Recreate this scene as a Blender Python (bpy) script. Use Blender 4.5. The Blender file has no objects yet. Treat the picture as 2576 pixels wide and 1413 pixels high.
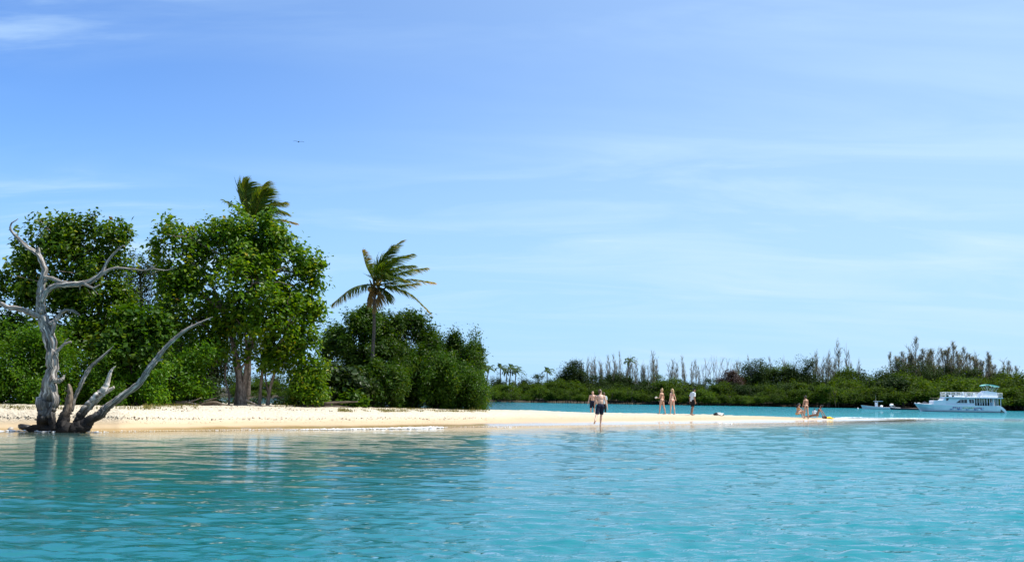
import bpy, math, random
import numpy as np
from mathutils import Vector, Matrix, noise as mnoise

random.seed(7)
rng = np.random.default_rng(11)
S = bpy.context.scene
COL = S.collection

# ------------------------------------------------------------------ camera
VW, VH, FOC = 2576.0, 1413.0, 2762.0          # reference frame used for measuring the photograph
CAM = np.array([0.0, 0.0, 1.5])
PITCH, ROLL = math.atan(284.5 / FOC), math.atan(0.0168)
_F = np.array([0, math.cos(PITCH), math.sin(PITCH)])
_R0 = np.array([1.0, 0, 0])
_U0 = np.cross(_R0, _F)
_R = _R0 * math.cos(ROLL) + _U0 * math.sin(ROLL)
_U = -_R0 * math.sin(ROLL) + _U0 * math.cos(ROLL)
cam_data = bpy.data.cameras.new('camera')
cam_data.sensor_width = 36.0
cam_data.lens = FOC / VW * 36.0
cam_data.clip_start = 0.1
cam_data.clip_end = 20000
cam = bpy.data.objects.new('camera', cam_data)
COL.objects.link(cam)
cam.matrix_world = Matrix(((_R[0], _U[0], -_F[0], CAM[0]), (_R[1], _U[1], -_F[1], CAM[1]),
                           (_R[2], _U[2], -_F[2], CAM[2]), (0, 0, 0, 1)))
S.camera = cam

# ------------------------------------------------------------------ sky, sun, exposure
SUN_EL, SUN_AZ = math.radians(57), math.radians(92)      # azimuth from the view direction towards the right
sun_dir = Vector((math.sin(SUN_AZ) * math.cos(SUN_EL), math.cos(SUN_AZ) * math.cos(SUN_EL), math.sin(SUN_EL)))
CLX, CLY = 14.1, 18.9                 # where the cirrus streaks drift
W = bpy.data.worlds.new('World')
S.world = W
W.use_nodes = True
nt = W.node_tree
nt.nodes.clear()
N, L = nt.nodes.new, nt.links.new
sky = N('ShaderNodeTexSky')
sky.sky_type = 'NISHITA'
sky.sun_disc = False
sky.sun_elevation = SUN_EL
sky.sun_rotation = SUN_AZ
sky.air_density = 0.9
sky.dust_density = 0.25
sky.ozone_density = 1.6
tint = N('ShaderNodeMix'); tint.data_type = 'RGBA'; tint.blend_type = 'MULTIPLY'
tint.inputs[0].default_value = 1.0
L(sky.outputs[0], tint.inputs[6])
tint.inputs[7].default_value = (0.64, 1.05, 1.62, 1)
# thin cirrus on a flat layer high above
geo = N('ShaderNodeTexCoord')
sep = N('ShaderNodeSeparateXYZ'); L(geo.outputs['Generated'], sep.inputs[0])
zc = N('ShaderNodeMath'); zc.operation = 'MAXIMUM'; L(sep.outputs[2], zc.inputs[0]); zc.inputs[1].default_value = 0.0
zd = N('ShaderNodeMath'); zd.operation = 'ADD'; L(zc.outputs[0], zd.inputs[0]); zd.inputs[1].default_value = 0.16
dx = N('ShaderNodeMath'); dx.operation = 'DIVIDE'; L(sep.outputs[0], dx.inputs[0]); L(zd.outputs[0], dx.inputs[1])
dy = N('ShaderNodeMath'); dy.operation = 'DIVIDE'; L(sep.outputs[1], dy.inputs[0]); L(zd.outputs[0], dy.inputs[1])
cmb = N('ShaderNodeCombineXYZ'); L(dx.outputs[0], cmb.inputs[0]); L(dy.outputs[0], cmb.inputs[1])
mp = N('ShaderNodeMapping'); L(cmb.outputs[0], mp.inputs[0])
mp.inputs['Location'].default_value = (CLX, CLY, 0)
mp.inputs['Rotation'].default_value = (0, 0, math.radians(10))
mp.inputs['Scale'].default_value = (0.42, 1.15, 1)
n1 = N('ShaderNodeTexNoise'); L(mp.outputs[0], n1.inputs['Vector'])
n1.inputs['Scale'].default_value = 2.6; n1.inputs['Detail'].default_value = 10; n1.inputs['Roughness'].default_value = 0.58
n1.inputs['Distortion'].default_value = 0.6
n2 = N('ShaderNodeTexNoise'); L(mp.outputs[0], n2.inputs['Vector'])
n2.inputs['Scale'].default_value = 0.55; n2.inputs['Detail'].default_value = 3
r1 = N('ShaderNodeMapRange'); L(n1.outputs[0], r1.inputs[0]); r1.inputs[1].default_value = 0.43; r1.inputs[2].default_value = 0.76
r2 = N('ShaderNodeMapRange'); L(n2.outputs[0], r2.inputs[0]); r2.inputs[1].default_value = 0.30; r2.inputs[2].default_value = 0.56
cm = N('ShaderNodeMath'); cm.operation = 'MULTIPLY'; L(r1.outputs[0], cm.inputs[0]); L(r2.outputs[0], cm.inputs[1])
ca = N('ShaderNodeMath'); ca.operation = 'MULTIPLY'; L(cm.outputs[0], ca.inputs[0]); ca.inputs[1].default_value = 0.80
vx = N('ShaderNodeMath'); vx.operation = 'MULTIPLY_ADD'; L(n2.outputs[0], vx.inputs[0]); vx.inputs[1].default_value = 0.5; L(sep.outputs[0], vx.inputs[2])
vr = N('ShaderNodeMapRange'); vr.interpolation_type = 'SMOOTHSTEP'; L(vx.outputs[0], vr.inputs[0]); vr.inputs[1].default_value = -0.48; vr.inputs[2].default_value = 0.75; vr.inputs[4].default_value = 0.60
va = N('ShaderNodeMath'); va.operation = 'MAXIMUM'; L(vr.outputs[0], va.inputs[0]); L(ca.outputs[0], va.inputs[1])
vs = N('ShaderNodeMath'); vs.operation = 'MULTIPLY_ADD'; L(ca.outputs[0], vs.inputs[0]); vs.inputs[1].default_value = 0.6; L(va.outputs[0], vs.inputs[2]); vs.use_clamp = True
ca = vs
mixc = N('ShaderNodeMix'); mixc.data_type = 'RGBA'
hzr = N('ShaderNodeMapRange'); hzr.interpolation_type = 'SMOOTHSTEP'; L(zc.outputs[0], hzr.inputs[0]); hzr.inputs[1].default_value = 0.0; hzr.inputs[2].default_value = 0.30; hzr.inputs[3].default_value = 0.75; hzr.inputs[4].default_value = 0.0
hzm = N('ShaderNodeMix'); hzm.data_type = 'RGBA'; L(hzr.outputs[0], hzm.inputs[0]); L(tint.outputs[2], hzm.inputs[6]); hzm.inputs[7].default_value = (2.9, 5.4, 8.6, 1)
L(ca.outputs[0], mixc.inputs[0]); L(hzm.outputs[2], mixc.inputs[6])
mixc.inputs[7].default_value = (4.9, 6.8, 8.8, 1)
bg = N('ShaderNodeBackground'); L(mixc.outputs[2], bg.inputs[0]); bg.inputs[1].default_value = 0.083
out = N('ShaderNodeOutputWorld'); L(bg.outputs[0], out.inputs[0])

sl = bpy.data.lights.new('sun', 'SUN')
sl.energy = 5.0
sl.angle = math.radians(0.53)
sl.color = (1.0, 0.955, 0.88)
so = bpy.data.objects.new('sun', sl)
COL.objects.link(so)
so.rotation_euler = (-sun_dir).to_track_quat('-Z', 'Y').to_euler()
so.location = (40, 20, 60)

S.view_settings.view_transform = 'Standard'
S.view_settings.look = 'None'
S.view_settings.gamma = 1
S.view_settings.use_curve_mapping = False
S.view_settings.exposure = 0.62
S.render.engine = 'CYCLES'
S.cycles.use_denoising = True
S.cycles.max_bounces = 8
S.cycles.transparent_max_bounces = 8
S.cycles.caustics_reflective = False
S.cycles.caustics_refractive = False
S.cycles.sample_clamp_indirect = 6

# ------------------------------------------------------------------ measuring helpers
def ray(px, py):
    return _F * FOC + _R * (px - VW / 2) - _U * (py - VH / 2)

def at(px, py, Y):
    """The point at distance Y (metres ahead) that the photograph shows at (px, py)."""
    d = ray(px, py)
    return CAM + d * (Y / d[1])

def ground(px, py, z=0.0):
    d = ray(px, py)
    return CAM + d * ((z - CAM[2]) / d[2])

def mpp(Y):
    return Y / FOC

# ------------------------------------------------------------------ object helpers
def link(o, parent=None):
    COL.objects.link(o)
    if parent is not None:
        o.parent = parent
        o.matrix_parent_inverse = Matrix.Translation(-parent.location) if False else Matrix.Identity(4)
    return o

def tag(o, label=None, cat=None, group=None, kind=None):
    if label: o['label'] = label
    if cat: o['category'] = cat
    if group: o['group'] = group
    if kind: o['kind'] = kind
    return o

def thing(name, loc, label, cat, group=None, rz=0.0):
    o = bpy.data.objects.new(name, None)
    o.empty_display_size = 0.2
    o.location = [float(v) for v in loc]
    o.rotation_euler = (0, 0, rz)
    COL.objects.link(o)
    return tag(o, label, cat, group)

def mesh(name, verts, faces, smooth=False, face_attr=None, vert_attr=None, uv=None):
    """faces: one (M,k) array or a list of such arrays."""
    verts = np.asarray(verts, dtype=np.float32)
    if isinstance(faces, np.ndarray): faces = [faces]
    faces = [np.asarray(f, dtype=np.int32) for f in faces if len(f)]
    me = bpy.data.meshes.new(name)
    me.vertices.add(len(verts)); me.vertices.foreach_set('co', verts.ravel())
    nl = sum(f.size for f in faces); npoly = sum(len(f) for f in faces)
    me.loops.add(nl); me.polygons.add(npoly)
    li = np.concatenate([f.ravel() for f in faces])
    tot = np.concatenate([np.full(len(f), f.shape[1], dtype=np.int32) for f in faces])
    st = np.zeros(npoly, dtype=np.int32); st[1:] = np.cumsum(tot)[:-1]
    me.loops.foreach_set('vertex_index', li)
    me.polygons.foreach_set('loop_start', st)
    me.polygons.foreach_set('loop_total', tot)
    me.polygons.foreach_set('use_smooth', np.full(npoly, bool(smooth)))
    me.update(calc_edges=True)
    for k, v in (face_attr or {}).items():
        me.attributes.new(k, 'FLOAT', 'FACE').data.foreach_set('value', np.asarray(v, dtype=np.float32))
    for k, v in (vert_attr or {}).items():
        me.attributes.new(k, 'FLOAT', 'POINT').data.foreach_set('value', np.asarray(v, dtype=np.float32))
    if uv is not None:
        layer = me.uv_layers.new(name='UVMap')
        layer.data.foreach_set('uv', np.asarray(uv, dtype=np.float32)[li].ravel())
    return me

def obj(name, me, mat, parent=None, loc=None):
    o = bpy.data.objects.new(name, me)
    if mat is not None and not me.materials: me.materials.append(mat)
    if loc is not None: o.location = [float(v) for v in loc]
    return link(o, parent)

class MB:
    """Collects tubes, boxes, prisms, blobs; build() links them as one mesh."""
    def __init__(s): s.v, s.f3, s.f4, s.uv, s.n = [], [], [], [], 0
    def add(s, v, f, uv=None):
        v = np.asarray(v, dtype=float)
        f = np.asarray(f, dtype=int)
        (s.f4 if f.shape[1] == 4 else s.f3).append(f + s.n)
        s.v.append(v); s.uv.append(np.zeros((len(v), 2)) if uv is None else uv); s.n += len(v)
        return s
    def tube(s, pts, rad, sides=8, flute=0.0, seed=0, cap=True, sub=1):
        v, f, caps, uv = tube_geo(pts, rad, sides, flute, seed, sub)
        base = s.n
        s.add(v, f, uv)
        if cap:
            for c in caps:
                s.f3.append(np.asarray(c) + base)
        return s
    def box(s, c, d, rz=0.0, tilt=None):
        c = np.asarray(c, float); hx, hy, hz = [k / 2 for k in d]
        p = np.array([(x, y, z) for x in (-hx, hx) for y in (-hy, hy) for z in (-hz, hz)])
        if tilt is not None: p = p @ np.array(tilt).T
        if rz:
            co, si = math.cos(rz), math.sin(rz)
            p = p @ np.array([[co, si, 0], [-si, co, 0], [0, 0, 1]])
        f = np.array([[0, 1, 3, 2], [4, 6, 7, 5], [0, 4, 5, 1], [2, 3, 7, 6], [0, 2, 6, 4], [1, 5, 7, 3]])
        return s.add(p + c, f)
    def prism(s, poly, y0, y1):
        """poly: (x, z) outline, extruded from y0 to y1."""
        n = len(poly)
        v = [(x, y0, z) for x, z in poly] + [(x, y1, z) for x, z in poly]
        s.add(v, np.array([[i, (i + 1) % n, n + (i + 1) % n, n + i] for i in range(n)]))
        b = s.n - 2 * n
        tri = poly_tris(poly)
        s.f3.append(np.array(tri) + b)
        s.f3.append(np.array([(a, c_, b_) for a, b_, c_ in tri]) + b + n)
        return s
    def blob(s, c, r, nu=10, nv=7, rot=None, bump=0.0, seed=0):
        v, f = sphere_geo(nu, nv)
        if bump:
            rg = np.random.default_rng(seed)
            for _ in range(4):
                k = rg.normal(size=3) * 2.2
                v = v * (1 + bump * np.sin(v @ k + rg.uniform(0, 6.28)))[:, None]
        v = v * np.asarray(r, float)
        if rot is not None: v = v @ np.asarray(rot).T
        return s.add(v + np.asarray(c, float), f)
    def geo(s):
        v = np.concatenate(s.v); fs = []
        if s.f4: fs.append(np.concatenate(s.f4))
        if s.f3: fs.append(np.concatenate(s.f3))
        return v, fs, np.concatenate(s.uv)
    def build(s, name, mat, parent=None, smooth=True, origin=None):
        v, fs, uv = s.geo()
        if origin is not None: v = v - np.asarray(origin)
        return obj(name, mesh(name, v, fs, smooth, uv=uv), mat, parent, origin)

def poly_tris(poly):
    from mathutils.geometry import tessellate_polygon
    return [tuple(t) for t in tessellate_polygon([[Vector((x, z, 0)) for x, z in poly]])]

_sph = {}
def sphere_geo(nu, nv):
    if (nu, nv) not in _sph:
        v = [(0, 0, 1.0)]
        for j in range(1, nv):
            a = math.pi * j / nv
            for i in range(nu):
                b = 2 * math.pi * i / nu
                v.append((math.sin(a) * math.cos(b), math.sin(a) * math.sin(b), math.cos(a)))
        v.append((0, 0, -1.0))
        f = []
        for i in range(nu):
            f.append((0, 1 + i, 1 + (i + 1) % nu))
        for j in range(nv - 2):
            for i in range(nu):
                a = 1 + j * nu + i; b = 1 + j * nu + (i + 1) % nu
                f.append((a, a + nu, b + nu)); f.append((a, b + nu, b))
        o = 1 + (nv - 2) * nu; e = len(v) - 1
        for i in range(nu):
            f.append((o + i, e, o + (i + 1) % nu))
        _sph[(nu, nv)] = (np.array(v), np.array(f))
    return _sph[(nu, nv)]

def spline(pts, sub):
    """Catmull-Rom through rows of pts (any number of columns)."""
    p = np.asarray(pts, float)
    if sub <= 1 or len(p) < 3: return p
    q = np.vstack([2 * p[0] - p[1], p, 2 * p[-1] - p[-2]])
    out = []
    for i in range(len(p) - 1):
        a, b, c, d = q[i:i + 4]
        for t in np.linspace(0, 1, sub, endpoint=False):
            out.append(0.5 * (2 * b + (c - a) * t + (2 * a - 5 * b + 4 * c - d) * t * t + (3 * b - a - 3 * c + d) * t ** 3))
    out.append(p[-1])
    return np.array(out)

def tube_geo(pts, rad, sides=8, flute=0.0, seed=0, sub=1):
    pr = np.column_stack([np.asarray(pts, float), np.asarray(rad, float)])
    pr = spline(pr, sub)
    p, r = pr[:, :3], np.maximum(pr[:, 3], 0.0008)
    n = len(p)
    t = np.gradient(p, axis=0) if n > 2 else np.repeat((p[-1] - p[0])[None], n, 0)
    t /= np.linalg.norm(t, axis=1)[:, None] + 1e-9
    ref = np.array([0, 1.0, 0]) if abs(t[0][1]) < 0.8 else np.array([1.0, 0, 0])
    u = np.cross(t[0], ref); u /= np.linalg.norm(u)
    rg = np.random.default_rng(seed)
    ang = np.arange(sides) / sides * 2 * math.pi
    ph = rg.uniform(0, 6.28, 6)
    s = np.concatenate([[0], np.cumsum(np.linalg.norm(np.diff(p, axis=0), axis=1))])
    V, UV = [], []
    for i in range(n):
        u = u - t[i] * np.dot(u, t[i]); u /= np.linalg.norm(u) + 1e-9
        w = np.cross(t[i], u)
        k = np.ones(sides)
        if flute:
            a2 = ang + 0.5 * np.sin(s[i] * 0.9 + ph[0])
            k = 1 + flute * (0.5 * np.sin(3 * a2 + ph[1] + s[i] * 0.8) + 0.4 * np.sin(5 * a2 + ph[2] - s[i] * 1.3)
                             + 0.35 * np.sin(8 * a2 + ph[3] + s[i] * 0.7) + 0.25 * np.sin(2 * a2 + ph[4] + 3.1 * s[i]))
        V.append(p[i] + (np.cos(ang) * k * r[i])[:, None] * u + (np.sin(ang) * k * r[i])[:, None] * w)
        UV.append(np.column_stack([ang / 6.2832, np.full(sides, s[i])]))
    V = np.concatenate(V); UV = np.concatenate(UV)
    i = np.arange(n - 1)[:, None] * sides; j = np.arange(sides)[None]; j2 = (j + 1) % sides
    F = np.stack([i + j, i + j2, i + sides + j2, i + sides + j], -1).reshape(-1, 4)
    c0 = [(0, k + 1, k) for k in range(1, sides - 1)]
    o = (n - 1) * sides
    c1 = [(o, o + k, o + k + 1) for k in range(1, sides - 1)]
    return V, F, [c0, c1], UV

def dup(root, loc, rz=0.0, scale=1.0, label=None):
    r = root.copy(); COL.objects.link(r)
    r.location = [float(v) for v in loc]; r.rotation_euler = (0, 0, rz)
    r.scale = (scale,) * 3 if not hasattr(scale, '__len__') else scale
    if label: r['label'] = label
    for ch in root.children:
        c = ch.copy(); COL.objects.link(c); c.parent = r
        for g in ch.children:
            d = g.copy(); COL.objects.link(d); d.parent = c
    return r

# ------------------------------------------------------------------ materials
def M_new(name):
    m = bpy.data.materials.new(name); m.use_nodes = True
    t = m.node_tree; t.nodes.clear()
    o = t.nodes.new('ShaderNodeOutputMaterial')
    return m, t, o

def plain(name, col, rough=0.6, spec=0.4, noise=0.0, scale=8.0, metal=0.0):
    m, t, o = M_new(name)
    b = t.nodes.new('ShaderNodeBsdfPrincipled')
    b.inputs['Roughness'].default_value = rough
    b.inputs['Specular IOR Level'].default_value = spec
    b.inputs['Metallic'].default_value = metal
    if noise:
        tc = t.nodes.new('ShaderNodeTexCoord')
        nz = t.nodes.new('ShaderNodeTexNoise'); nz.inputs['Scale'].default_value = scale; nz.inputs['Detail'].default_value = 5
        t.links.new(tc.outputs['Object'], nz.inputs['Vector'])
        rp = t.nodes.new('ShaderNodeValToRGB')
        rp.color_ramp.elements[0].position = 0.3; rp.color_ramp.elements[1].position = 0.7
        rp.color_ramp.elements[0].color = (*[c * (1 - noise) for c in col], 1)
        rp.color_ramp.elements[1].color = (*[min(1, c * (1 + noise)) for c in col], 1)
        t.links.new(nz.outputs[0], rp.inputs[0]); t.links.new(rp.outputs[0], b.inputs['Base Color'])
    else:
        b.inputs['Base Color'].default_value = (*col, 1)
    t.links.new(b.outputs[0], o.inputs[0])
    return m

def leaf_mat(name, stops, trans=0.35, rough=0.5, spec=0.28, tcol=1.6):
    """stops: [(position, colour)] over each leaf's own 'tint' value."""
    m, t, o = M_new(name)
    at_ = t.nodes.new('ShaderNodeAttribute'); at_.attribute_name = 'tint'
    rp = t.nodes.new('ShaderNodeValToRGB')
    el = rp.color_ramp.elements
    while len(el) < len(stops): el.new(0.5)
    for e, (p, c) in zip(el, stops):
        e.position = p; e.color = (*c, 1)
    oi = t.nodes.new('ShaderNodeObjectInfo')
    hs = t.nodes.new('ShaderNodeHueSaturation')
    mr = t.nodes.new('ShaderNodeMapRange'); mr.inputs[3].default_value = 0.8; mr.inputs[4].default_value = 1.2
    t.links.new(oi.outputs['Random'], mr.inputs[0]); t.links.new(mr.outputs[0], hs.inputs['Value'])
    t.links.new(at_.outputs['Fac'], rp.inputs[0]); t.links.new(rp.outputs[0], hs.inputs['Color'])
    b = t.nodes.new('ShaderNodeBsdfPrincipled')
    b.inputs['Roughness'].default_value = rough; b.inputs['Specular IOR Level'].default_value = spec
    t.links.new(hs.outputs[0], b.inputs['Base Color'])
    tr = t.nodes.new('ShaderNodeBsdfTranslucent')
    mu = t.nodes.new('ShaderNodeMix'); mu.data_type = 'RGBA'; mu.blend_type = 'MULTIPLY'; mu.inputs[0].default_value = 1
    t.links.new(hs.outputs[0], mu.inputs[6]); mu.inputs[7].default_value = (tcol * 1.35, tcol * 1.25, tcol * 0.25, 1)
    t.links.new(mu.outputs[2], tr.inputs[0])
    mx = t.nodes.new('ShaderNodeMixShader'); mx.inputs[0].default_value = trans
    t.links.new(b.outputs[0], mx.inputs[1]); t.links.new(tr.outputs[0], mx.inputs[2])
    t.links.new(mx.outputs[0], o.inputs[0])
    return m

def wood_mat(name, dark, mid, light, wet=False, rough=0.75, su=9.0, sv=1.2, bump=0.6):
    """Grain that runs along the limb (UV: around, along); wet=True stains the wood near the waterline."""
    m, t, o = M_new(name)
    n, l = t.nodes.new, t.links.new
    uv = n('ShaderNodeUVMap'); uv.uv_map = 'UVMap'
    mp = n('ShaderNodeMapping'); mp.inputs['Scale'].default_value = (su, sv, 1); l(uv.outputs[0], mp.inputs[0])
    z1 = n('ShaderNodeTexNoise'); z1.inputs['Scale'].default_value = 2.2; z1.inputs['Detail'].default_value = 8; z1.inputs['Roughness'].default_value = 0.62
    z1.inputs['Distortion'].default_value = 0.5
    l(mp.outputs[0], z1.inputs['Vector'])
    rp = n('ShaderNodeValToRGB'); el = rp.color_ramp.elements; el.new(0.5)
    for e, (p, c) in zip(el, ((0.33, dark), (0.5, mid), (0.68, light))): e.position = p; e.color = (*c, 1)
    l(z1.outputs[0], rp.inputs[0])
    col = rp.outputs[0]
    b = n('ShaderNodeBsdfPrincipled'); b.inputs['Roughness'].default_value = rough; b.inputs['Specular IOR Level'].default_value = 0.25
    if wet:
        g = n('ShaderNodeNewGeometry'); sp = n('ShaderNodeSeparateXYZ'); l(g.outputs['Position'], sp.inputs[0])
        nz = n('ShaderNodeTexNoise'); nz.inputs['Scale'].default_value = 3.0; l(g.outputs['Position'], nz.inputs['Vector'])
        ad = n('ShaderNodeMath'); ad.operation = 'MULTIPLY_ADD'; l(nz.outputs[0], ad.inputs[0]); ad.inputs[1].default_value = -0.7; l(sp.outputs[2], ad.inputs[2])
        mr = n('ShaderNodeMapRange'); l(ad.outputs[0], mr.inputs[0]); mr.inputs[1].default_value = 0.10; mr.inputs[2].default_value = 0.85
        mx = n('ShaderNodeMix'); mx.data_type = 'RGBA'; l(mr.outputs[0], mx.inputs[0]); mx.inputs[6].default_value = (0.012, 0.010, 0.009, 1); l(col, mx.inputs[7])
        col = mx.outputs[2]
    l(col, b.inputs['Base Color'])
    bp = n('ShaderNodeBump'); bp.inputs['Strength'].default_value = bump; bp.inputs['Distance'].default_value = 0.05
    l(z1.outputs[0], bp.inputs['Height']); l(bp.outputs[0], b.inputs['Normal'])
    l(b.outputs[0], o.inputs[0])
    return m

MAT = {}
MAT['dead_wood'] = wood_mat('weathered_wood', (0.012, 0.011, 0.010), (0.20, 0.178, 0.157), (0.76, 0.70, 0.62), wet=True, bump=1.0, su=7.0, sv=.9)
MAT['pale_wood'] = wood_mat('bleached_wood', (0.05, 0.04, 0.03), (0.48, 0.42, 0.36), (0.82, 0.76, 0.68), wet=True, bump=0.9, su=4.0, sv=1.2)
MAT['brown_wood'] = wood_mat('brown_wood', (0.04, 0.03, 0.02), (0.17, 0.125, 0.085), (0.30, 0.24, 0.18), wet=True, bump=0.9, su=4.0)
MAT['bark'] = wood_mat('bark', (0.08, 0.055, 0.04), (0.24, 0.17, 0.125), (0.40, 0.31, 0.25), su=5, sv=2.0)
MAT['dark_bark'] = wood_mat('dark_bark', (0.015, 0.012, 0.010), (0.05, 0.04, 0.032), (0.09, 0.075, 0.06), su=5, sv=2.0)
MAT['palm_bark'] = wood_mat('palm_bark', (0.03, 0.025, 0.02), (0.10, 0.082, 0.068), (0.18, 0.15, 0.125), su=2.0, sv=14.0)
MAT['driftwood'] = wood_mat('driftwood', (0.05, 0.04, 0.03), (0.28, 0.23, 0.19), (0.5, 0.44, 0.38))

G = lambda *s: list(s)
MAT['leaf_almond'] = leaf_mat('sea_almond_leaf', [(0.0, (0.018, 0.059, 0.002)), (0.5, (0.050, 0.110, 0.003)), (0.84, (0.126, 0.180, 0.005)), (0.95, (0.271, 0.265, 0.010)), (1.0, (0.235, 0.117, 0.02))], 0.36, 0.42, 0.2, 2.0)
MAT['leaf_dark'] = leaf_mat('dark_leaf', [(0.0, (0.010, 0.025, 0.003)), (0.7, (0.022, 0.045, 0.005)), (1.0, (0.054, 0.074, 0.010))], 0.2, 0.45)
MAT['leaf_shrub'] = leaf_mat('shrub_leaf', [(0.0, (0.019, 0.068, 0.002)), (0.6, (0.051, 0.123, 0.003)), (1.0, (0.139, 0.201, 0.006))], 0.36, 0.42, 0.18, 2.0)
MAT['leaf_mangrove'] = leaf_mat('mangrove_leaf', [(0.0, (0.011, 0.036, 0.002)), (0.6, (0.028, 0.068, 0.003)), (1.0, (0.086, 0.122, 0.006))], 0.30, 0.45, 0.18, 1.9)
MAT['leaf_bright'] = leaf_mat('bright_leaf', [(0.0, (0.019, 0.066, 0.002)), (0.6, (0.050, 0.117, 0.002)), (1.0, (0.129, 0.180, 0.005))], 0.36, 0.45, 0.18, 2.0)
MAT['leaf_mid'] = leaf_mat('mid_green_leaf', [(0.0, (0.013, 0.047, 0.002)), (0.6, (0.034, 0.085, 0.003)), (1.0, (0.108, 0.148, 0.006))], 0.32, 0.45, 0.18, 1.9)
MAT['leaf_far'] = leaf_mat('far_mangrove_leaf', [(0.0, (0.017, 0.043, 0.003)), (0.6, (0.041, 0.076, 0.004)), (1.0, (0.088, 0.117, 0.010))], 0.32, 0.6, 0.1, 2.0)
MAT['leaf_fardark'] = leaf_mat('far_dark_leaf', [(0.0, (0.009, 0.024, 0.005)), (0.6, (0.020, 0.043, 0.007)), (1.0, (0.048, 0.068, 0.014))], 0.25, 0.6, 0.1)
MAT['leaf_red'] = leaf_mat('russet_leaf', [(0.0, (0.03, 0.018, 0.016)), (1.0, (0.06, 0.035, 0.03))], 0.2)
MAT['needle'] = leaf_mat('casuarina_needle', [(0.0, (0.06, 0.066, 0.045)), (0.6, (0.10, 0.105, 0.075)), (1.0, (0.17, 0.155, 0.13))], 0.35, 0.6, 0.15, 1.2)
MAT['palm_leaf'] = leaf_mat('palm_leaf', [(0.0, (0.024, 0.062, 0.004)), (0.5, (0.066, 0.110, 0.006)), (0.7, (0.17, 0.15, 0.012)), (1.0, (0.34, 0.19, 0.03))], 0.38, 0.45, 0.3, 1.6)
MAT['palm_dry'] = leaf_mat('dry_palm_leaf', [(0.0, (0.10, 0.07, 0.02)), (0.5, (0.20, 0.12, 0.04)), (1.0, (0.26, 0.19, 0.10))], 0.3)
# ------------------------------------------------------------------ terrain: beach, sandbar, island
_near = [(-700, 1086), (0, 1082.5), (150, 1082.5), (300, 1083), (600, 1080), (780, 1078), (900, 1076), (1100, 1073), (1300, 1070.5), (1500, 1067.5),
         (1750, 1064), (2000, 1060.5), (2200, 1057), (2350, 1054.5), (2440, 1053.2)]
_crest = [(-700, 1034, .85), (0, 1031, .75), (300, 1028, .75), (600, 1025, .75), (900, 1029, .70), (1200, 1033, .62), (1300, 1034, .55), (1500, 1039.5, .45),
          (1700, 1041.5, .40), (1850, 1046, .30), (2000, 1050.5, .19), (2150, 1052.5, .09), (2300, 1053, .035), (2440, 1052.8, .0)]
_far = [(-700, 104), (0, 104), (500, 103), (640, 99), (900, 95), (1100, 88), (1240, 81), (1500, 77), (1700, 82), (2000, 86), (2200, 90), (2440, 90)]
_tn, _Yn = zip(*[(lambda g: (g[0] / g[1], g[1]))(ground(x, y)) for x, y in _near])
_tc, _Yc, _Zc = zip(*[(lambda g: (g[0] / g[1], g[1], z))(ground(x, y, z)) for x, y, z in _crest])
_tf, _Yf = zip(*[((x - VW / 2) / FOC, Y) for x, Y in _far])
T_TIP = _tn[-1]

def sstep(a, b, x):
    t = np.clip((x - a) / (b - a), 0, 1)
    return t * t * (3 - 2 * t)

def terrain(X, Y, detail=True):
    X = np.asarray(X, float); Y = np.asarray(Y, float)
    t = X / np.maximum(Y, 1.0)
    wob = 0.35 * np.sin(X * 0.55 + 1.0) + 0.22 * np.sin(X * 1.27 + 0.4) + 0.10 * np.sin(X * 2.9)
    n = np.interp(t, _tn, _Yn) + wob * (0.25 + 0.35 * sstep(-0.33, -0.2, t))
    c = np.interp(t, _tc, _Yc); zc = np.interp(t, _tc, _Zc); f = np.interp(t, _tf, _Yf)
    c = np.maximum(c, n + 0.6)
    f = np.maximum(f, c + 1.5)
    w = np.clip((Y - n) / (c - n), 0, 1)
    off = np.maximum(n - Y, 0)                      # a shallow shelf first, then the drop-off
    s1 = np.interp(t, [-0.47, -0.2, -0.1, 0.0, 0.3], [0.048, 0.048, 0.040, 0.012, 0.011])
    x1 = np.interp(t, [-0.47, -0.2, -0.1, 0.0, 0.3], [5.0, 5.0, 4.0, 8.0, 10.0])
    s2 = np.interp(t, [-0.47, -0.2, 0.0, 0.3], [0.12, 0.11, 0.045, 0.035])
    raw = np.minimum(off, x1) * s1 + np.maximum(off - x1, 0) * s2
    under_n = -1.9 * (1 - np.exp(-raw / 1.9))
    up = zc * (0.35 * w + 0.65 * sstep(0.0, 1.0, w))
    v = np.clip((Y - c) / (f - c), 0, 1)
    back = zc * (1 - v ** 2.2)
    under_f = -2.2 * (1 - np.exp(-np.maximum(Y - f, 0) * 0.055 / 2.2))
    z = np.where(Y < n, under_n, np.where(Y < c, up, np.where(Y < f, back, under_f)))
    tip = sstep(T_TIP - 0.10, T_TIP + 0.06, t)
    z = z - tip * 0.10 - sstep(T_TIP + 0.02, T_TIP + 0.25, t) * 0.5
    if detail:
        d = sstep(0.12, 0.3, z)
        z = z + d * (0.022 * np.sin(X * 2.1 + 1.3 * np.sin(Y * 0.9)) * np.sin(Y * 1.7 + np.sin(X * 1.1))
                     + 0.016 * np.sin(X * 5.3 + 2 * np.sin(Y * 2.3)) * np.sin(Y * 4.1 + 1.7 * np.sin(X * 2.7))
                     + 0.020 * np.sin(X * 9.1 + 2.1 * np.sin(Y * 3.3)) * np.sin(Y * 8.3 + 1.9 * np.sin(X * 4.7))
                     + 0.05 * np.sin(X * 0.7 + 0.5) * np.sin(Y * 0.5) * np.clip(zc, 0, .4))
    return z

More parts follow.
